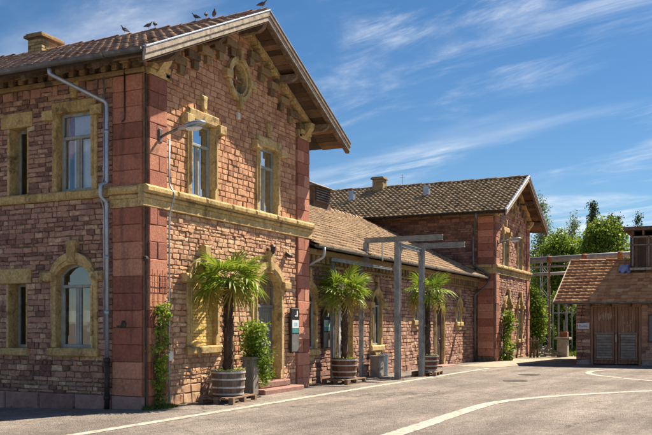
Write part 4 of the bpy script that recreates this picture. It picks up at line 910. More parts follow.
m = MB(); m.box(25.42, 25.619, -11.0, -6.36, 4.02, 4.12, c=.01); m.build('sill_board', 'old_white_paint', tw)
m = MB(); vs = []; N = 9
for i in range(N):
    for j in range(N):
        y = -5.85 - i * .07; x = 25.55 + j * .09; z = EZ2 + (x - EX2) * (RZ2 - EZ2) / (RX2 - EX2) + .09 + .06 * math.sin(i * 1.7 + j) * math.cos(j * 1.3) + (.1 if 2 < i < 7 and 1 < j < 7 else 0); vs.append(Vector((x, y, z)))
for i in range(N):
    for j in range(N): p = vs[i * N + j].copy(); p.z -= .05; vs.append(p)
q = N * N; f = []
for i in range(N - 1):
    for j in range(N - 1): a = i * N + j; f += [(a, a + 1, a + N + 1, a + N), (q + a, q + a + N, q + a + N + 1, q + a + 1)]
m.add(vs, f); o = m.build('tarpaulin', 'tarp', smooth=True); tag(o, 'crumpled bluish sheet lying on the shed roof beside the timber box', 'tarpaulin')

# ------------------------------------------------------------------ steel gantry in front of the hall
def ibeam(m, p0, p1, hgt, wid, up=Vector((0, 0, 1)), t=.016):
    p0, p1 = Vector(p0), Vector(p1); d = (p1 - p0).normalized(); sd_ = d.cross(up).normalized(); up = sd_.cross(d); L = (p1 - p0).length
    obox(m, p0, d, sd_, up, 0, L, -wid / 2, wid / 2, -hgt / 2, -hgt / 2 + t); obox(m, p0, d, sd_, up, 0, L, -wid / 2, wid / 2, hgt / 2 - t, hgt / 2); obox(m, p0, d, sd_, up, 0, L, -t / 2, t / 2, -hgt / 2 + t, hgt / 2 - t)
ga = thing('steel_gantry', 'grey steel gantry frame on two tall posts before the hall', 'gantry', (11.3, -1, 0))
for (x, y, h_) in ((10.7, -1.24, 4.16), (12.5, -1.38, 4.1)):
    m = MB(); ibeam(m, (x, y, 0), (x, y, h_), .17, .16, Vector((1, 0, 0))); m.build('post', 'steel_paint', ga)
    m = MB(); m.box(x - .15, x + .15, y - .15, y + .15, 0, .02); m.build('base_plate', 'rust', ga)
for p0, p1 in (((10.7, -.15, 4.25), (10.7, -2.65, 4.25)), ((12.5, -.5, 4.18), (12.5, -2.8, 4.18))): m = MB(); ibeam(m, p0, p1, .16, .12); m.build('cross_beam', 'steel_paint', ga)
m = MB(); ibeam(m, (10.78, -1.3, 4.08), (12.42, -1.38, 4.02), .12, .1); m.build('tie_beam', 'steel_paint', ga)
m = MB(); ibeam(m, (10.7, -.2, 4.17), (10.7, -.2, 3.6), .14, .14, Vector((1, 0, 0))); m.build('hanger', 'steel_paint', ga)
m = MB(); ibeam(m, (8.2, -.2, 3.50), (12.2, -.2, 3.50), .09, .07); m.build('rail_beam', 'steel_paint', ga)
m = MB(); ibeam(m, (10.2, -.62, 3.42), (12.4, -.62, 3.42), .06, .06); m.build('rail_beam', 'steel_paint', ga)
m = MB(); obox(m, (10.75, -.7, 4.17), Vector((0, -1, 0)), Vector((1, 0, 0)), Vector((0, 0, 1)), 0, .02, 0, .08, -.55, 0); m.build('hook_bar', 'steel_paint', ga)
for x in (8.75, 10.85):
    m = MB(); ibeam(m, (x, 0.02, 0), (x, 0.02, 3.45), .12, .10, Vector((1, 0, 0))); m.build('post', 'steel_paint', ga)
for x0, y0_, x1 in ((10.7, -1.24, 11.15), (12.5, -1.38, 12.05)): m = MB(); obox(m, (x0, y0_, 3.6), Vector((x1 - x0, 0, .45)).normalized(), Vector((0, 1, 0)), Vector((-.45 if x1 > x0 else .45, 0, abs(x1 - x0))).normalized(), .0, .62, -.02, .02, -.03, .03); m.build('brace', 'steel_paint', ga)

# ------------------------------------------------------------------ small fittings on the walls
def wall_lamp(fr, s0, z0, label):
    o = thing('street_lamp', label, 'lamp', fr.p(s0, z0 - .15, 0), 'cobra head lamps on the gables')
    m = MB(); m.rect(fr, s0 - .05, s0 + .05, z0 - .15, z0 + .12, .05, .08, .01); m.build('wall_plate', 'gutter', o)
    m = MB(); m.tube(rounded([fr.p(s0, z0 - .05, .07), fr.p(s0, z0, .2), fr.p(s0, z0 + .1, .55)], .1), .028, 8); m.build('arm', 'gutter', o, smooth=True)
    m = MB(); vs = []; pr = [(.5, .03, .03), (.58, .07, .055), (.72, .12, .075), (.9, .145, .08), (1.05, .12, .06), (1.12, .04, .02)]; N = 12
    for d, w_, h_ in pr:
        for k in range(N): a = 2 * math.pi * k / N; vs.append(fr.p(s0 + math.cos(a) * w_, z0 + .07 + (d - .5) * .12 + (math.sin(a) * h_ * (1 if math.sin(a) > 0 else .45)), d))
    m.add(vs, [(i * N + k, i * N + (k + 1) % N, (i + 1) * N + (k + 1) % N, (i + 1) * N + k) for i in range(len(pr) - 1) for k in range(N)] + [tuple(range(N)), tuple(range(len(vs) - N, len(vs)))]); m.build('lamp_head', 'zinc', o, smooth=True)
    m = MB(); vs = []
    for r, dz in ((1, -.02), (.85, -.05), (.4, -.075)):
        for k in range(N): a = 2 * math.pi * k / N; vs.append(fr.p(s0 + math.cos(a) * .115 * r, z0 + .09 + dz - .012, .86 + math.sin(a) * .19 * r))
    m.add(vs, [(i * N + k, i * N + (k + 1) % N, (i + 1) * N + (k + 1) % N, (i + 1) * N + k) for i in range(2) for k in range(N)] + [tuple(range(2 * N, 3 * N))]); m.build('lens', 'print_white', o, smooth=True)
    return o
wall_lamp(FR1, .40, 5.46, 'grey cobra head lamp on the near corner pilaster'); wall_lamp(FR2, .32, 5.40, 'grey cobra head lamp on the far gable')
m = MB(); p = FR1.p(4.87, 3.48, 0); m.rect(FR1, 4.83, 4.91, 3.44, 3.56, .0, .05, .01); m.tube([FR1.p(4.87, 3.6, .05), FR1.p(4.87, 3.62, .16)], .012, 6); m.lathe(FR1.p(4.87, 3.4, .16), [(.02, .0), (.05, .03), (.065, .17), (.075, .18), (.02, .24), (0, .25)], 8); o = m.build('wall_lantern', 'dark_iron'); tag(o, 'small black lantern above the grey front door', 'lantern')
m = MB(); m.rect(FR1, 5.77, 5.87, 3.44, 3.54, .03, .05, .005); m.slab(Fr(FR1.p(5.74, 0, 0), (0, -1, 0), (1, 0, 0)), [(.05, 3.42), (.16, 3.38), (.18, 3.44), (.06, 3.53)], 0, .16, .01, None, 0, True); o = m.build('floodlight', 'dark_iron'); tag(o, 'small dark floodlight right of the door arch', 'floodlight')
def notice(fr, s0, s1, z0, z1, label, pm):
    m = MB(); m.rect(fr, s0, s1, z0, z1, .06, .12, .008); o = m.build('information_case', 'panel_black'); tag(o, label, 'notice case'); w_ = s1 - s0; h_ = z1 - z0; e = .1205
    def r(name, a, b, c, d_, mt): q = MB(); q.rect(fr, s0 + w_ * a, s0 + w_ * b, z0 + h_ * c, z0 + h_ * d_, e, e + .003); q.build(name, mt, o)
    r('emblem', .42, .78, .82, .845, 'print_white'); r('emblem', .64, .78, .846, .95, 'print_white'); r('poster', .1, .92, .56, .74, pm[0]); r('poster', .1, .92, .45, .555, pm[1]); r('lower_panel', .08, .92, .03, .42, 'panel_grey')
    q = MB(); q.rect(fr, s0 + w_ * .3, s0 + w_ * .72, z0 + h_ * .60, z0 + h_ * .68, e + .0035, e + .005); q.build('picture', pm[2], o)
notice(FR1, 5.93, 6.38, .93, 2.08, 'tall black notice panel between the grey door and the pilaster', ('print_white', 'print_teal', 'print_blue'))
notice(FH, 8.36, 8.82, .98, 2.08, 'tall black notice panel on the hall wall behind the second palm', ('print_blue', 'print_teal', 'print_green'))
# trellis wires at the near corner
tr = thing('trellis', 'thin wire trellis on the wall beside the near corner', 'trellis', FR1.p(.36, .3, 0))
for i in range(4): m = MB(); s_ = .1 + i * .17; m.tube([FR1.p(s_, .3, .09), FR1.p(s_, 2.75, .09)], .006, 5); m.build('wire', 'rust', tr)
for i in range(6): m = MB(); z = .6 + i * .38; m.tube([FR1.p(.04, z, .1), FR1.p(.66, z, .1)], .006, 5); m.build('wire', 'rust', tr)
# litter bin and stone box beneath the hall window
m = MB(); m.box(11.8, 12.2, -.2, .12, 0, .62, c=.02); o = m.build('grit_box', 'concrete'); tag(o, 'beige concrete box standing under the hall window', 'box')
q = MB(); q.box(11.77, 12.23, -.23, .14, .621, .66, c=.01); q.build('lid', 'concrete', o)
m = MB(); m.lathe((12.42, -.1, 0), [(.0, .0), (.14, .0), (.15, .02), (.15, .66), (.16, .67), (.16, .70), (.12, .70), (.12, .3), (0, .3)], 16); o = m.build('litter_bin', 'zinc', smooth=False); tag(o, 'grey metal cylinder bin beside the concrete box', 'bin')

# ------------------------------------------------------------------ pallets, barrels, palms
def barrel(c, r, h_, mat, label):
    o = thing('barrel_planter', label, 'planter', c, 'half barrels with palms'); n = 20; x, y, z = c
    prof = [(.88, 0), (.96, .35), (1.0, .7), (1.0, 1.0)]; m = MB(); vs = []; w_ = 2 * math.pi / n
    for rr, dd in ((1, 0), (.9, 0)):
        for f_, t in prof:
            for a in (-w_ * .48, w_ * .48): vs.append(Vector((math.cos(a) * r * (f_ if rr == 1 else f_ * .92), math.sin(a) * r * (f_ if rr == 1 else f_ * .92), t * h_)))
    f = [(2 * i, 2 * i + 1, 2 * i + 3, 2 * i + 2) for i in range(3)] + [(8 + 2 * i, 10 + 2 * i, 11 + 2 * i, 9 + 2 * i) for i in range(3)] + [(6, 7, 15, 14), (0, 8, 9, 1)] + [(2 * i, 2 * i + 2, 10 + 2 * i, 8 + 2 * i) for i in range(3)] + [(2 * i + 1, 9 + 2 * i, 11 + 2 * i, 3 + 2 * i) for i in range(3)]
    me = raw_mesh('stave', vs, f, [0.0] * len(vs), mat)
    for k in range(n): inst('stave', me, o, Vector(c) + Vector((0, 0, RND.uniform(0, .012))), Matrix.Rotation(2 * math.pi * k / n + RND.uniform(-.01, .01), 4, 'Z'))
    for t, tw_ in ((.08, .035), (.34, .035), (.66, .035), (.93, .04)):
        fr_ = np.interp(t, [p[1] for p in prof], [p[0] for p in prof]); q = MB(); q.lathe(c, [(r * fr_ + .002, h_ * t - tw_ / 2), (r * fr_ + .010, h_ * t - tw_ / 2), (r * fr_ + .012, h_ * t + tw_ / 2), (r * fr_ + .002, h_ * t + tw_ / 2)], 28); q.build('hoop', 'hoop', o)
    q = MB(); q.lathe(c, [(0, h_ * .9), (r * .5, h_ * .91), (r * .93, h_ * .88)], 20); q.build('soil', 'soil', o)
    return o
def pallet(c, rz, label):
    o = thing('wooden_pallet', label, 'pallet', c, 'pallets under the palm barrels'); u = Vector((math.cos(rz), math.sin(rz), 0)); v = Vector((-math.sin(rz), math.cos(rz), 0)); k = Vector((0, 0, 1))
    def b(nm, a0, a1, b0, b1, z0, z1): q = MB(); obox(q, c, u, v, k, a0, a1, b0, b1, z0, z1, 0.0); q.build(nm, 'pallet', o)
    for i in range(5): y = -.4 + i * .175; b('top_board', -.6, .6, y, y + .1, .122, .144)
    for x in (-.6, -.05, .5): b('cross_board', x, x + .1, -.4, .4, .1, .1215)
    for x in (-.6, -.05, .5):
        for y in (-.4, -.05, .3): b('block', x, x + .1, y, y + .1, .022, .0995)
    for y in (-.4, -.05, .3): b('skid', -.6, .6, y, y + .1, 0, .0215)
FV = []
def frond_mesh(old, droop, seed):
    r = random.Random(seed); m = MB(); n = 17; pl = .36                            # petiole along +x, fan beyond it
    m.tube([(0, 0, 0), (pl * .5, 0, .012), (pl, 0, 0)], [.014, .009, .008], 4, .2)
    for i in range(n):
        a = R(-118 + 236 * i / (n - 1)) + r.uniform(-.04, .04); L = (.46 + .10 * math.cos(a)) * r.uniform(.88, 1.08); w_ = .058 if not old else .042
        d = Vector((math.cos(a), math.sin(a), 0)); s_ = Vector((-math.sin(a), math.cos(a), 0)); vs = []; tt = r.random()
        cup = .16 * abs(math.sin(a))
        for k, ww in ((0, .10), (.35, .85), (.7, .8), (1, .04)):
            p = Vector((pl, 0, 0)) + d * L * k; p.z += cup * k * .5 - droop * k * k * L * r.uniform(.8, 1.2) - (.10 * L if k == 1 else 0)
            for e in (-1, 0, 1): vs.append(p + s_ * w_ * ww * .5 * e + Vector((0, 0, .012 * ww * (0 if e else -1))))
        m.add(vs, [(3 * k + e, 3 * k + e + 1, 3 * k + e + 4, 3 * k + e + 3) for k in range(3) for e in range(2)], tt)
    return raw_mesh('frond', m.v, m.f, m.t, 'frond_old' if old else 'frond')
FV = [frond_mesh(False, d, i) for i, d in enumerate((.16, .3, .45, .62))]; FO = [frond_mesh(True, d, 10 + i) for i, d in enumerate((.5, .7))]
def palm(c, zt, rad, label, seed, n=30, tr=.12):
    r = random.Random(seed); o = thing('palm_tree', label, 'palm', c, 'fan palms in barrels'); x, y, z = c; top = Vector((x + r.uniform(-.06, .06), y + r.uniform(-.05, .05), zt))
    m = MB(); prof = []; k = 16
    for i in range(k + 1):
        t = i / k; rr = (tr - .03 * t + (.02 if t > .85 else 0)) * r.uniform(.85, 1.12); prof.append((rr, t * (zt - z)))
    m.lathe(c, prof + [(0, zt - z + .05)], 11, .4)
    for i in range(len(m.v)): m.v[i] += Vector((r.uniform(-.014, .014), r.uniform(-.014, .014), r.uniform(-.02, .02)))
    for i in range(130):                                  # fibrous leaf bases
        t = r.random() ** .9; a = r.uniform(0, 6.28); rr = tr - .01 - .02 * t; p = Vector((x + math.cos(a) * rr, y + math.sin(a) * rr, z + t * (zt - z))); d = Vector((math.cos(a), math.sin(a), 0)); s_ = Vector((-d.y, d.x, 0)); L = r.uniform(.05, .12)
        m.add([p - s_ * .025, p + s_ * .025, p + d * .035 + Vector((0, 0, L)) + s_ * .012, p + d * .035 + Vector((0, 0, L)) - s_ * .012, p + d * .02 + Vector((0, 0, -.02))], [(0, 1, 2, 3), (0, 4, 1), (1, 4, 2), (0, 3, 4), (2, 4, 3)], r.random())
    m.build('trunk', 'palm_trunk', o)
    for i in range(n):
        t = (i + .5) / n; el = R(66 - 108 * t ** .75 + r.uniform(-12, 12)); az = i * 2.39996 + r.uniform(-.25, .25); old = t > .84
        me = r.choice(FO) if old else FV[min(3, int(t * 3.2 + r.uniform(0, .8)))]; s_ = rad / .80 * r.uniform(.88, 1.08)
        rot = Matrix.Rotation(az, 4, 'Z') @ Matrix.Rotation(-el, 4, 'Y') @ Matrix.Rotation(r.uniform(-.5, .5), 4, 'X') @ Matrix.Scale(s_, 4)
        inst('frond', me, o, top + Vector((math.cos(az) * .05, math.sin(az) * .05, .04 * (1 - t))), rot)
    return o
def leafmass(m, pts, size, r, elong=1.6):
    for p, sz, t in pts:
        d = Vector((r.gauss(0, 1), r.gauss(0, 1), r.gauss(0, .7))).normalized(); s_ = d.cross(Vector((r.gauss(0, 1), r.gauss(0, 1), r.gauss(0, 1)))).normalized(); q = size * sz
        m.add([p, p + d * q * elong * .5 + s_ * q * .5, p + d * q * elong, p + d * q * elong * .5 - s_ * q * .5], [(0, 1, 2, 3)], t)
PALMS = [((2.0, -.66), 2.60, .82, 'stave', .36, .54, 'nearest', 'tall fan palm nearest the camera in front of the bricked-up window'), ((8.53, -.45), 2.60, .82, 'stave_brown', .36, .56, 'middle', 'fan palm in front of the white hall door, middle of three'), ((13.17, -1.35), 2.72, .80, 'stave_brown', .35, .52, 'farthest', 'farthest fan palm standing behind the gantry post')]
BL = ['grey half barrel nearest the camera with the tall palm', 'brown half barrel on a pallet by the white hall door', 'brown half barrel farthest away behind the gantry post']
PL = ['pallet under the grey barrel nearest the camera', 'pallet under the middle palm barrel', 'pallet under the farthest palm barrel']
for i, ((x, y), zt, rad, bm, br, bh, nm, lb) in enumerate(PALMS):
    pallet(Vector((x, y, .0)), (.10, -.05, .12)[i], PL[i]); barrel(Vector((x, y, .145)), br, bh, bm, BL[i]); palm(Vector((x, y, .145 + bh * .85)), zt, rad, lb, 31 + i, (23, 22, 20)[i], (.12, .10, .092)[i])
    r = random.Random(50 + i); m = MB(); pts = []
    for k in range(170):
        a = r.uniform(0, 6.28); q = br * .95 * math.sqrt(r.random()); pts.append((Vector((x + math.cos(a) * q, y + math.sin(a) * q, .145 + bh * .88 + r.uniform(0, .08))), r.uniform(.6, 1.2), r.uniform(.3, 1)))
    leafmass(m, pts, .05, r); o = m.build('ground_cover', 'leaf_bright'); tag(o, ['low bright leaves growing round the nearest palm trunk', 'low bright leaves growing round the middle palm trunk', 'low bright leaves growing round the farthest palm trunk'][i], 'ground cover', kind='stuff')

# ------------------------------------------------------------------ climbers and bush
def creeper(name, label, cat, fr, path, wid, n, size, mat, seed, d0=.1, dv=.12):
    r = random.Random(seed); a = fr.p(path[0][0], path[0][1], .1); o = thing(name, label, cat, a); m = MB()
    for k in range(3): m.tube([fr.p(s_ + r.uniform(-.06, .06), z, .09 + .02 * k) for s_, z in path], [.016 - .003 * k] * len(path), 5)
    m.build('stem', 'bark', o); m = MB(); pts = []
    for k in range(n // 14):                              # leaves hang in clumps
        t = r.random() * (len(path) - 1); i = min(int(t), len(path) - 2); f = t - i; s_ = path[i][0] * (1 - f) + path[i + 1][0] * f; z = path[i][1] * (1 - f) + path[i + 1][1] * f; ww = wid(z) if callable(wid) else wid
        cs_ = s_ + r.gauss(0, ww * .5); cz_ = z + r.gauss(0, .1); cd_ = d0 + abs(r.gauss(0, dv)); tb = r.random()
        for q in range(14): pts.append((fr.p(cs_ + r.gauss(0, .05), cz_ + r.gauss(0, .05), cd_ + r.gauss(0, .03)), r.uniform(.6, 1.25), min(1, max(0, tb + r.uniform(-.3, .3)))))
    leafmass(m, pts, size, r, 1.3); m.build('foliage', mat, o, kind='stuff')
creeper('climbing_plant', 'leafy green climber on the trellis at the near corner', 'climber', FR1, [(.22, .05), (.26, .5), (.22, .9), (.30, 1.3), (.26, 1.75), (.34, 2.05)], lambda z: .26 if 1.0 < z < 1.7 else .17, 1300, .05, 'leaf_bright', 3, .12, .10)
creeper('climbing_plant', 'tall climber beside the door of the far house', 'climber', FR2, [(1.1, .0), (1.3, .6), (1.2, 1.2), (1.5, 1.8), (1.25, 2.1)], lambda z: .4, 900, .11, 'leaf_bright', 4, .15, .2)
r = random.Random(5); m = MB(); pts = []
for k in range(85):
    th = r.uniform(0, 6.28); q = math.sqrt(r.random()); z = r.uniform(-1, 1); top = z > -.2
    c = Vector((3.32 + math.cos(th) * .33 * q * (1 if top else .8), -.5 + math.sin(th) * .28 * q, 1.22 + z * .42)); tb = .35 + .3 * z + r.uniform(-.25, .35)
    for _ in range(22): pts.append((c + Vector((r.gauss(0, .06), r.gauss(0, .05), r.gauss(0, .07))), r.uniform(.6, 1.2), min(1, max(0, tb + r.uniform(-.25, .25)))))
for k in range(45):
    c = Vector((3.72 + r.gauss(0, .08), -.55 + r.gauss(0, .1), r.uniform(.35, 1.05))); tb = r.uniform(.3, .9)
    for _ in range(16): pts.append((c + Vector((r.gauss(0, .05), r.gauss(0, .05), r.gauss(0, .08))), r.uniform(.6, 1.2), min(1, max(0, tb + r.uniform(-.2, .2)))))
bu = thing('planter_bush', 'bright green bush trailing over its tall planter beside the door', 'bush', (3.3, -.5, 0)); leafmass(m, pts, .055, r, 1.7); m.build('foliage', 'leaf_bright', bu, kind='stuff')
m = MB(); m.tube([(3.35, -.5, .7), (3.4, -.5, 1.3)], [.03, .012], 6); m.build('stem', 'bark', bu)
pc = thing('planter_column', 'slim grey pedestal planter behind the nearest barrel', 'planter', (3.2, -.5, 0))
m = MB(); m.box(3.02, 3.38, -.68, -.32, 0, .04, c=.01); m.build('base', 'dark_iron', pc); m = MB(); m.box(3.07, 3.33, -.63, -.37, .041, .86, c=.01); b_ = m.build('column', 'door_grey', pc)
for i in range(6): q = MB(); q.box(3.085 + i * .039, 3.085 + i * .039 + .033, -.642, -.6305, .08, .80); q.build('slat', 'gate_panel', b_)
m = MB(); m.box(3.03, 3.37, -.67, -.33, .861, .93, c=.015); m.build('rim', 'gate_panel', pc)

# ------------------------------------------------------------------ grass tufts
def tufts(name, label, spots, hgt, mat, seed, z0=0.0):
    r = random.Random(seed); m = MB()
    for x, y, rad, n in spots:
        for k in range(n):
            a = r.uniform(0, 6.28); q = rad * math.sqrt(r.random()); p = Vector((x + math.cos(a) * q, y + math.sin(a) * q * .5, z0)); p.z += gz(p.x, p.y); h_ = hgt * r.uniform(.4, 1.1) * (1.1 - q / rad * .6); l = Vector((r.gauss(0, .4), r.gauss(0, .4), 1)).normalized(); s_ = Vector((r.uniform(-1, 1), r.uniform(-1, 1), 0)).normalized() * h_ * .07
            m.add([p - s_, p + s_, p + l * h_ * .6 + s_ * .7, p + l * h_ + Vector((l.x, l.y, -.2)) * h_ * .25, p + l * h_ * .6 - s_ * .7], [(0, 1, 2, 3, 4)], r.random())
    o = m.build(name, mat); tag(o, label, 'grass', kind='stuff')
tufts('grass_tuft', 'low green grass at the foot of the near corner', [(.35, -.14, .45, 900), (-.05, -.16, .25, 250)], .13, 'grass', 8)
tufts('weeds', 'weeds along the foot of the station walls', [(x, -.06 if x < 7 else .12, .12, 18) for x in (1.2, 2.9, 6.5, 7.9, 9.1, 13.6, 15, 17.2, 20.5, 22.4, 23.9)] + [(-.16, y, .1, 14) for y in (.9, 1.7, 2.9, 3.4)], .09, 'grass', 9)
tufts('tall_grass', 'tall grass and weeds in the gap beyond the shed', [(33 + 2.2 * i + q, -1.2 - .9 * j, 1.0, 160) for i in range(6) for j in range(4) for q in (0, .8)] + [(38 + 3 * i, 1.2, 2.0, 260) for i in range(4)], .5, 'grass', 10)

# ------------------------------------------------------------------ trees beyond
def tree(name, label, base, hgt, blobs, n, size, mat, trunk, seed, bark='bark', clump=26, group='trees beyond the station', sp=.07):
    r = random.Random(seed); base = Vector(base); o = thing(name, label, 'tree', base, group); m = MB(); lim = []
    m.tube([base, base + Vector((r.uniform(-.1, .1), r.uniform(-.1, .1), hgt * .35)), base + Vector((r.uniform(-.2, .2), r.uniform(-.2, .2), hgt * .7)), base + Vector((0, 0, hgt * .93))], [trunk, trunk * .75, trunk * .4, trunk * .1], 8)
    for (bx, by, bz, rx, rz) in blobs:
        for k in range(4):
            a = r.uniform(0, 6.28); e = base + Vector((bx + math.cos(a) * rx * .7, by + math.sin(a) * rx * .7, bz + r.uniform(-.3, .6) * rz)); s_ = base + Vector((0, 0, max(hgt * .2, (bz - rz) * .8))); md = (s_ + e) / 2 + Vector((0, 0, .06 * hgt)); m.tube([s_, md, e], [trunk * .35, trunk * .2, trunk * .05], 5)
    m.build('trunk', bark, o); m = MB(); pts = []; tot = sum(b[3] ** 2 * b[4] for b in blobs)
    for (bx, by, bz, rx, rz) in blobs:
        for k in range(int(n * (rx * rx * rz) / tot / clump)):
            d = Vector((r.gauss(0, 1), r.gauss(0, 1), r.gauss(0, 1))).normalized(); q = r.uniform(.45, 1.06) ** .7; c = base + Vector((bx + d.x * rx * q, by + d.y * rx * q, bz + d.z * rz * q)); tb = r.uniform(.1, .9); cs_ = rx * sp + size * 1.2
            for _ in range(clump): pts.append((c + Vector((r.gauss(0, 1), r.gauss(0, 1), r.gauss(0, .8))) * cs_, r.uniform(.6, 1.3), min(1, max(0, tb + r.uniform(-.25, .25)))))
    leafmass(m, pts, size, r, 1.4); m.build('crown', mat, o, kind='stuff'); return o
def at(u, D_, z=0): p = CAM + FW * D_ + RT * ((u - 326) / FPX * D_); return Vector((p.x, p.y, z))
def hz(v, D_): return EYE + (HOR - v) / FPX * D_
def place(name, label, u, D_, vtop, wpx, n, size, mat, trunk, seed, vlow=300, lobes=5, bark='bark', narrow=False, sp=.07, clump=26):
    top, low, w_ = hz(vtop, D_), hz(vlow, D_), wpx / FPX * D_ / 2; r = random.Random(seed); H_ = top - low; blobs = []
    if narrow:
        for k in range(lobes): t = (k + .5) / lobes; blobs.append((r.uniform(-.15, .15) * w_, r.uniform(-.15, .15) * w_, low + H_ * t, w_ * (1.05 - .75 * t ** 1.5), H_ / lobes * .8))
    else:
        blobs.append((0, 0, low + H_ * .42, w_ * .95, H_ * .46))
        for k in range(lobes): a = r.uniform(0, 6.28); t = r.uniform(.15, .95); q = w_ * (1 - .75 * t) * .9; blobs.append((math.cos(a) * q, math.sin(a) * q, low + H_ * (.25 + .6 * t), w_ * r.uniform(.32, .52), H_ * r.uniform(.14, .24)))
    return tree(name, label, at(u, D_), top, blobs, n, size, mat, trunk, seed, bark, clump, sp=sp)
place('birch_tree', 'slender airy birch rising beside the far gable', 541, 62, 196, 26, 15000, .09, 'leaf_birch', .16, 21, 330, 10, 'bark_birch', True, .2, 16)
place('broad_tree', 'rounded bright tree filling the space left of the dark poplar', 578, 60, 231, 40, 30000, .12, 'leaf_bright', .26, 45, 330, 8)
place('birch_tree', 'wispy birch with thin top left of the dark poplar', 573, 66, 213, 22, 11000, .09, 'leaf_birch', .15, 22, 320, 9, 'bark_birch', True, .2, 16)
place('broad_tree', 'mid green tree filling the gap behind the steel mast', 557, 56, 224, 50, 34000, .115, 'leaf_bright', .28, 23, 335, 8)
place('maple_tree', 'bright yellow green rounded tree behind the shed roof', 606, 54, 218, 54, 42000, .12, 'leaf_bright', .3, 24, 320, 9)
place('poplar_tree', 'dark narrow poplar rising above the bright tree', 593, 96, 205, 16, 24000, .16, 'leaf_dark', .3, 25, 320, 6, 'bark', True)
place('poplar_tree', 'small dark poplar tip behind the bright tree, left one', 611, 110, 216, 10, 12000, .16, 'leaf_dark', .25, 26, 320, 6, 'bark', True)
place('poplar_tree', 'small dark poplar tip behind the bright tree, right one', 618.5, 112, 219, 9, 12000, .16, 'leaf_dark', .25, 27, 320, 6, 'bark', True)
place('poplar_tree', 'dark tree tip just above the timber box roof', 638, 105, 218, 12, 12000, .16, 'leaf_dark', .25, 28, 320, 6, 'bark', True)
place('broad_tree', 'shaded green tree between the birches low behind the pipes', 580, 70, 250, 34, 18000, .14, 'leaf_bright', .25, 29, 335, 6)
place('broad_tree', 'broad green tree farther right hidden behind the shed', 650, 60, 232, 60, 10000, .22, 'leaf_mid', .3, 30, 330, 6)
place('shrub', 'bright shrub just right of the far house', 533, 47, 283, 22, 12000, .09, 'leaf_bright', .07, 40, 345, 6)
place('shrub', 'green shrub behind the concrete block', 561, 50, 288, 30, 12000, .1, 'leaf_bright', .07, 41, 346, 6)
place('shrub', 'light green shrub in the middle of the gap below the rails', 554, 52, 296, 22, 9000, .1, 'leaf_bright', .07, 43, 346, 6)
place('shrub', 'low leafy shrub at the foot of the lattice mast', 546, 48.6, 318, 18, 6000, .09, 'leaf_bright', .06, 44, 350, 5)
place('shrub', 'dull green shrub close behind the shed corner', 580, 49, 300, 24, 9000, .1, 'leaf_mid', .07, 42, 348, 6)
r = random.Random(60); m = MB(); pts = []
for k in range(420):
    u_, D_ = r.uniform(380, 900), r.uniform(120, 150); b_ = at(u_, D_); c = b_ + Vector((0, 0, r.uniform(0, 9) * (1 + .25 * math.sin(u_ * .05)))); tb = r.uniform(.1, .8)
    for _ in range(16): pts.append((c + Vector((r.gauss(0, 1.2), r.gauss(0, 1.2), r.gauss(0, 1.0))), r.uniform(.6, 1.3), min(1, max(0, tb + r.uniform(-.2, .2)))))
leafmass(m, pts, .75, r, 1.4); o = m.build('far_wood', 'leaf_mid'); tag(o, 'distant wood closing the view behind the yard', 'wood', kind='stuff')

# ------------------------------------------------------------------ pipe bridge, mast and yard clutter in the gap
pb = thing('pipe_bridge', 'overhead steel pipe with two thinner pipes crossing the gap', 'pipe bridge', (33, -4, 4))
m = MB(); m.tube([(33, .6, 5.10), (33, -9, 5.40)], .16, 14); m.build('main_pipe', 'steel_paint', pb, smooth=True)
for yy in (-1.5, -3.3, -5.1): m = MB(); z = 5.10 - (yy - .6) * .03125; m.tube([(33, yy - .12, z), (33, yy + .12, z)], .178, 14); m.build('pipe_collar', 'rust', pb, smooth=True)
for dx, z0, z1, rr in ((-.25, 4.74, 4.86, .06), (.2, 4.36, 4.44, .09)): m = MB(); m.tube([(33 + dx, .6, z0), (33 + dx, -3.4 if rr > .07 else -9, z1)], rr, 10); m.build('thin_pipe', 'steel_paint', pb, smooth=True)
for yy in (-.1, -8.6):
    m = MB(); ibeam(m, (33, yy, 0), (33, yy, 4.9), .16, .14, Vector((1, 0, 0))); m.build('support_post', 'steel_paint', pb)
ms = thing('lattice_mast', 'slim grey steel lattice mast left of the rusty pole', 'mast', at(545, 47.5)); b0 = at(545, 47.5); hm = hz(254, 47.5)
for dx in (-.24, .24):
    for dy in (-.24, .24): m = MB(); m.tube([b0 + RT * dx + FW * dy, b0 + RT * dx * .8 + FW * dy * .8 + Vector((0, 0, hm))], .028, 5); m.build('leg', 'steel_paint', ms)
k = 9
for i in range(k):
    z0, z1 = hm * i / k, hm * (i + 1) / k
    for sgn in (1, -1):
        for a, b in ((RT, FW), (FW, RT)):
            m = MB(); e = .23; s1 = 1 if (i % 2) else -1; m.tube([b0 + b * e * sgn + a * e * s1 + Vector((0, 0, z0)), b0 + b * e * sgn * .97 - a * e * s1 + Vector((0, 0, z1))], .015, 4); m.build('lattice_bar', 'steel_paint', ms)
for u_, D_, vt, mt, lb, rr in ((549.3, 46, 262, 'rust', 'thin rusty pole standing beside the lattice mast', .045), (558.5, 45, 299, 'steel_paint', 'grey pole left of the concrete block', .045), (566.5, 45, 300, 'steel_paint', 'grey pole right of the concrete block', .06)):
    b_ = at(u_, D_); m = MB(); m.tube([b_, b_ + Vector((0, 0, hz(vt, D_)))], rr, 8); m.tube([b_, b_ + Vector((0, 0, .1))], rr * 2, 8); o = m.build('pole', mt, smooth=False); tag(o, lb, 'pole')
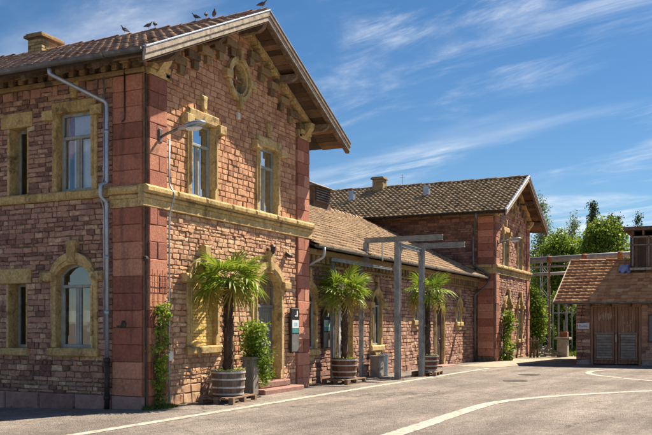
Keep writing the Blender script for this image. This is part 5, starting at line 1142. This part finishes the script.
b_ = at(563, 44.2); m = MB(); m.box(b_.x - .26, b_.x + .26, b_.y - .26, b_.y + .26, 0, .9, c=.03); o = m.build('concrete_block', 'concrete'); tag(o, 'weathered concrete block with slab top in the gap', 'block'); q = MB(); q.box(b_.x - .38, b_.x + .38, b_.y - .38, b_.y + .38, .901, 1.03, c=.02); q.build('slab_top', 'concrete', o)
b_ = at(564, 44.6); m = MB(); m.box(b_.x - .2, b_.x + .2, b_.y - .2, b_.y + .2, 1.031, 1.3, c=.02); o = m.build('valve_box', 'rust'); tag(o, 'small rusty box standing on the concrete block', 'box'); q = MB(); q.tube([b_ + Vector((0, 0, 1.3)), b_ + Vector((0, 0, 1.9))], .03, 6); q.build('spindle', 'steel_paint', o)
ra = thing('handrail', 'thin horizontal rails running behind the poles in the gap', 'railing', at(572, 48)); 
for v_ in (300, 313): m = MB(); m.tube([at(552, 48, hz(v_, 48)), at(600, 48, hz(v_ - 1, 48))], .04, 6); m.build('rail', 'steel_paint', ra)
for u_ in (553, 572, 592): m = MB(); m.tube([at(u_, 48), at(u_, 48, hz(299, 48))], .04, 6); m.build('rail_post', 'steel_paint', ra)
fe = thing('timber_fence', 'short fence of dark timber posts right of the far house', 'fence', at(534, 43.5))
for i, u_ in enumerate((530.5, 534, 537.5)): p = at(u_, 43.5); m = MB(); m.box(p.x - .05, p.x + .05, p.y - .05, p.y + .05, 0, 1.0 + .1 * (i % 2), c=.01); m.build('post', 'old_timber', fe)
for z in (.45, .85): m = MB(); p0, p1 = at(529.5, 43.35, z), at(538.5, 43.35, z); m.tube([p0, p1], .05, 5); m.build('rail', 'old_timber', fe)
r = random.Random(77); rb = thing('rubble_heap', 'heap of broken grey stones at the foot of the mast', 'rubble', at(546, 44.5))
for k in range(46):
    q = math.sqrt(r.random()); a = r.uniform(0, 6.28); p = at(546, 44.5) + Vector((math.cos(a) * q * .8, math.sin(a) * q * .9, 0)); p.z = max(0, (1 - q) * .62 * r.uniform(.6, 1)); s_ = r.uniform(.10, .22); m = MB()
    vs = [p + Vector((dx * s_ * r.uniform(.6, 1.1), dy * s_ * r.uniform(.6, 1.1), (dz * .7 + .4) * s_ * r.uniform(.6, 1))) for dz in (-.5, .5) for dy in (-.6, .6) for dx in (-.7, .7)]
    m.add(vs, [(0, 2, 3, 1), (4, 5, 7, 6), (0, 1, 5, 4), (2, 6, 7, 3), (0, 4, 6, 2), (1, 3, 7, 5)]); m.build('stone', 'concrete', rb)

# ------------------------------------------------------------------ pigeons on the ridge
def pigeon(p, heading, label, fly=False, s=1.0):
    s *= .62
    p = Vector(p); f_ = Vector((math.cos(heading), math.sin(heading), 0)); sd_ = Vector((-f_.y, f_.x, 0)); up = Vector((0, 0, 1)); o = thing('pigeon', label, 'pigeon', p, 'pigeons on the near ridge'); m = MB(); vs = []; N = 9
    rings = [(-.20, .085, .030, .006), (-.12, .10, .045, .02), (-.04, .12, .062, .055), (.04, .145, .066, .068), (.09, .175, .055, .06), (.11, .215, .036, .038), (.125, .25, .030, .032), (.14, .265, .026, .027), (.165, .262, .010, .010), (.185, .255, .003, .003)]
    for x, z, w_, h_ in rings:
        for k in range(N): a = 2 * math.pi * k / N; vs.append(p + (f_ * x + sd_ * math.cos(a) * w_ + up * (z + math.sin(a) * h_)) * s)
    m.add(vs, [(i * N + k, i * N + (k + 1) % N, (i + 1) * N + (k + 1) % N, (i + 1) * N + k) for i in range(len(rings) - 1) for k in range(N)] + [tuple(range(N))], 0.0); m.build('body', 'pigeon', o, smooth=True)
    for sg in (-1, 1):
        m = MB(); m.tube([p + (f_ * .01 + sd_ * sg * .025 + up * .09) * s, p + (f_ * .015 + sd_ * sg * .025) * s], .005 * s, 5); m.build('leg', 'rust', o)
        m = MB()
        if fly:
            pts = [(.07, .05, .17), (-.06, .05, .16), (-.14, .22, .30), (-.05, .33, .36), (.05, .2, .30)]
        else: pts = [(.08, .058, .17), (.0, .072, .10), (-.17, .035, .085), (-.14, .03, .12), (.0, .062, .185)]
        a = [p + (f_ * x + sd_ * sg * y + up * z) * s for x, y, z in pts]; b = [q + sd_ * sg * .012 * s + up * .004 for q in a]; n = len(a); m.add(a + b, [tuple(range(n)), tuple(range(2 * n - 1, n - 1, -1))] + [(i, (i + 1) % n, n + (i + 1) % n, n + i) for i in range(n)], 0.5); m.build('wing', 'pigeon', o)
RIDGE = 8.965
pigeon((3.56, 3.35, RIDGE), 2.6, 'upright pigeon alone, leftmost on the near ridge')
pigeon((3.56, 2.62, RIDGE), -1.2, 'pigeon facing the camera on the ridge, second from left')
pigeon((3.56, 1.22, RIDGE), 2.0, 'pigeon on the ridge just left of the pair in its middle')
pigeon((3.54, .92, RIDGE), .6, 'hunched pigeon in the middle of the ridge')
pigeon((3.58, .72, RIDGE), -2.4, 'pigeon crouched beside the hunched one')
pigeon((3.56, -.60, RIDGE), -1.0, 'pigeon perched at the very tip of the near gable', False, 1.1)
pigeon((3.56, 2.42, RIDGE), .9, 'pigeon close right of the second from left')
# ------------------------------------------------------------------ iron covers in the road
for (x, y, lb) in ((11.6, -4.6, 'round iron manhole cover in the yard before the gantry'), (14.9, -4.3, 'round iron manhole cover farther off towards the shed')):
    m = MB(); m.lathe((x, y, 0), [(.36, .002), (.36, .012), (.30, .012), (.295, .006), (0, .006)], 20); o = m.build('manhole_cover', 'dark_iron'); tag(o, lb, 'manhole cover')
    for k in range(5): q = MB(); a = -.2 + k * .1; q.box(x - .2, x + .2, y + a - .02, y + a + .02, .0065, .011); q.build('tread_bar', 'dark_iron', o)
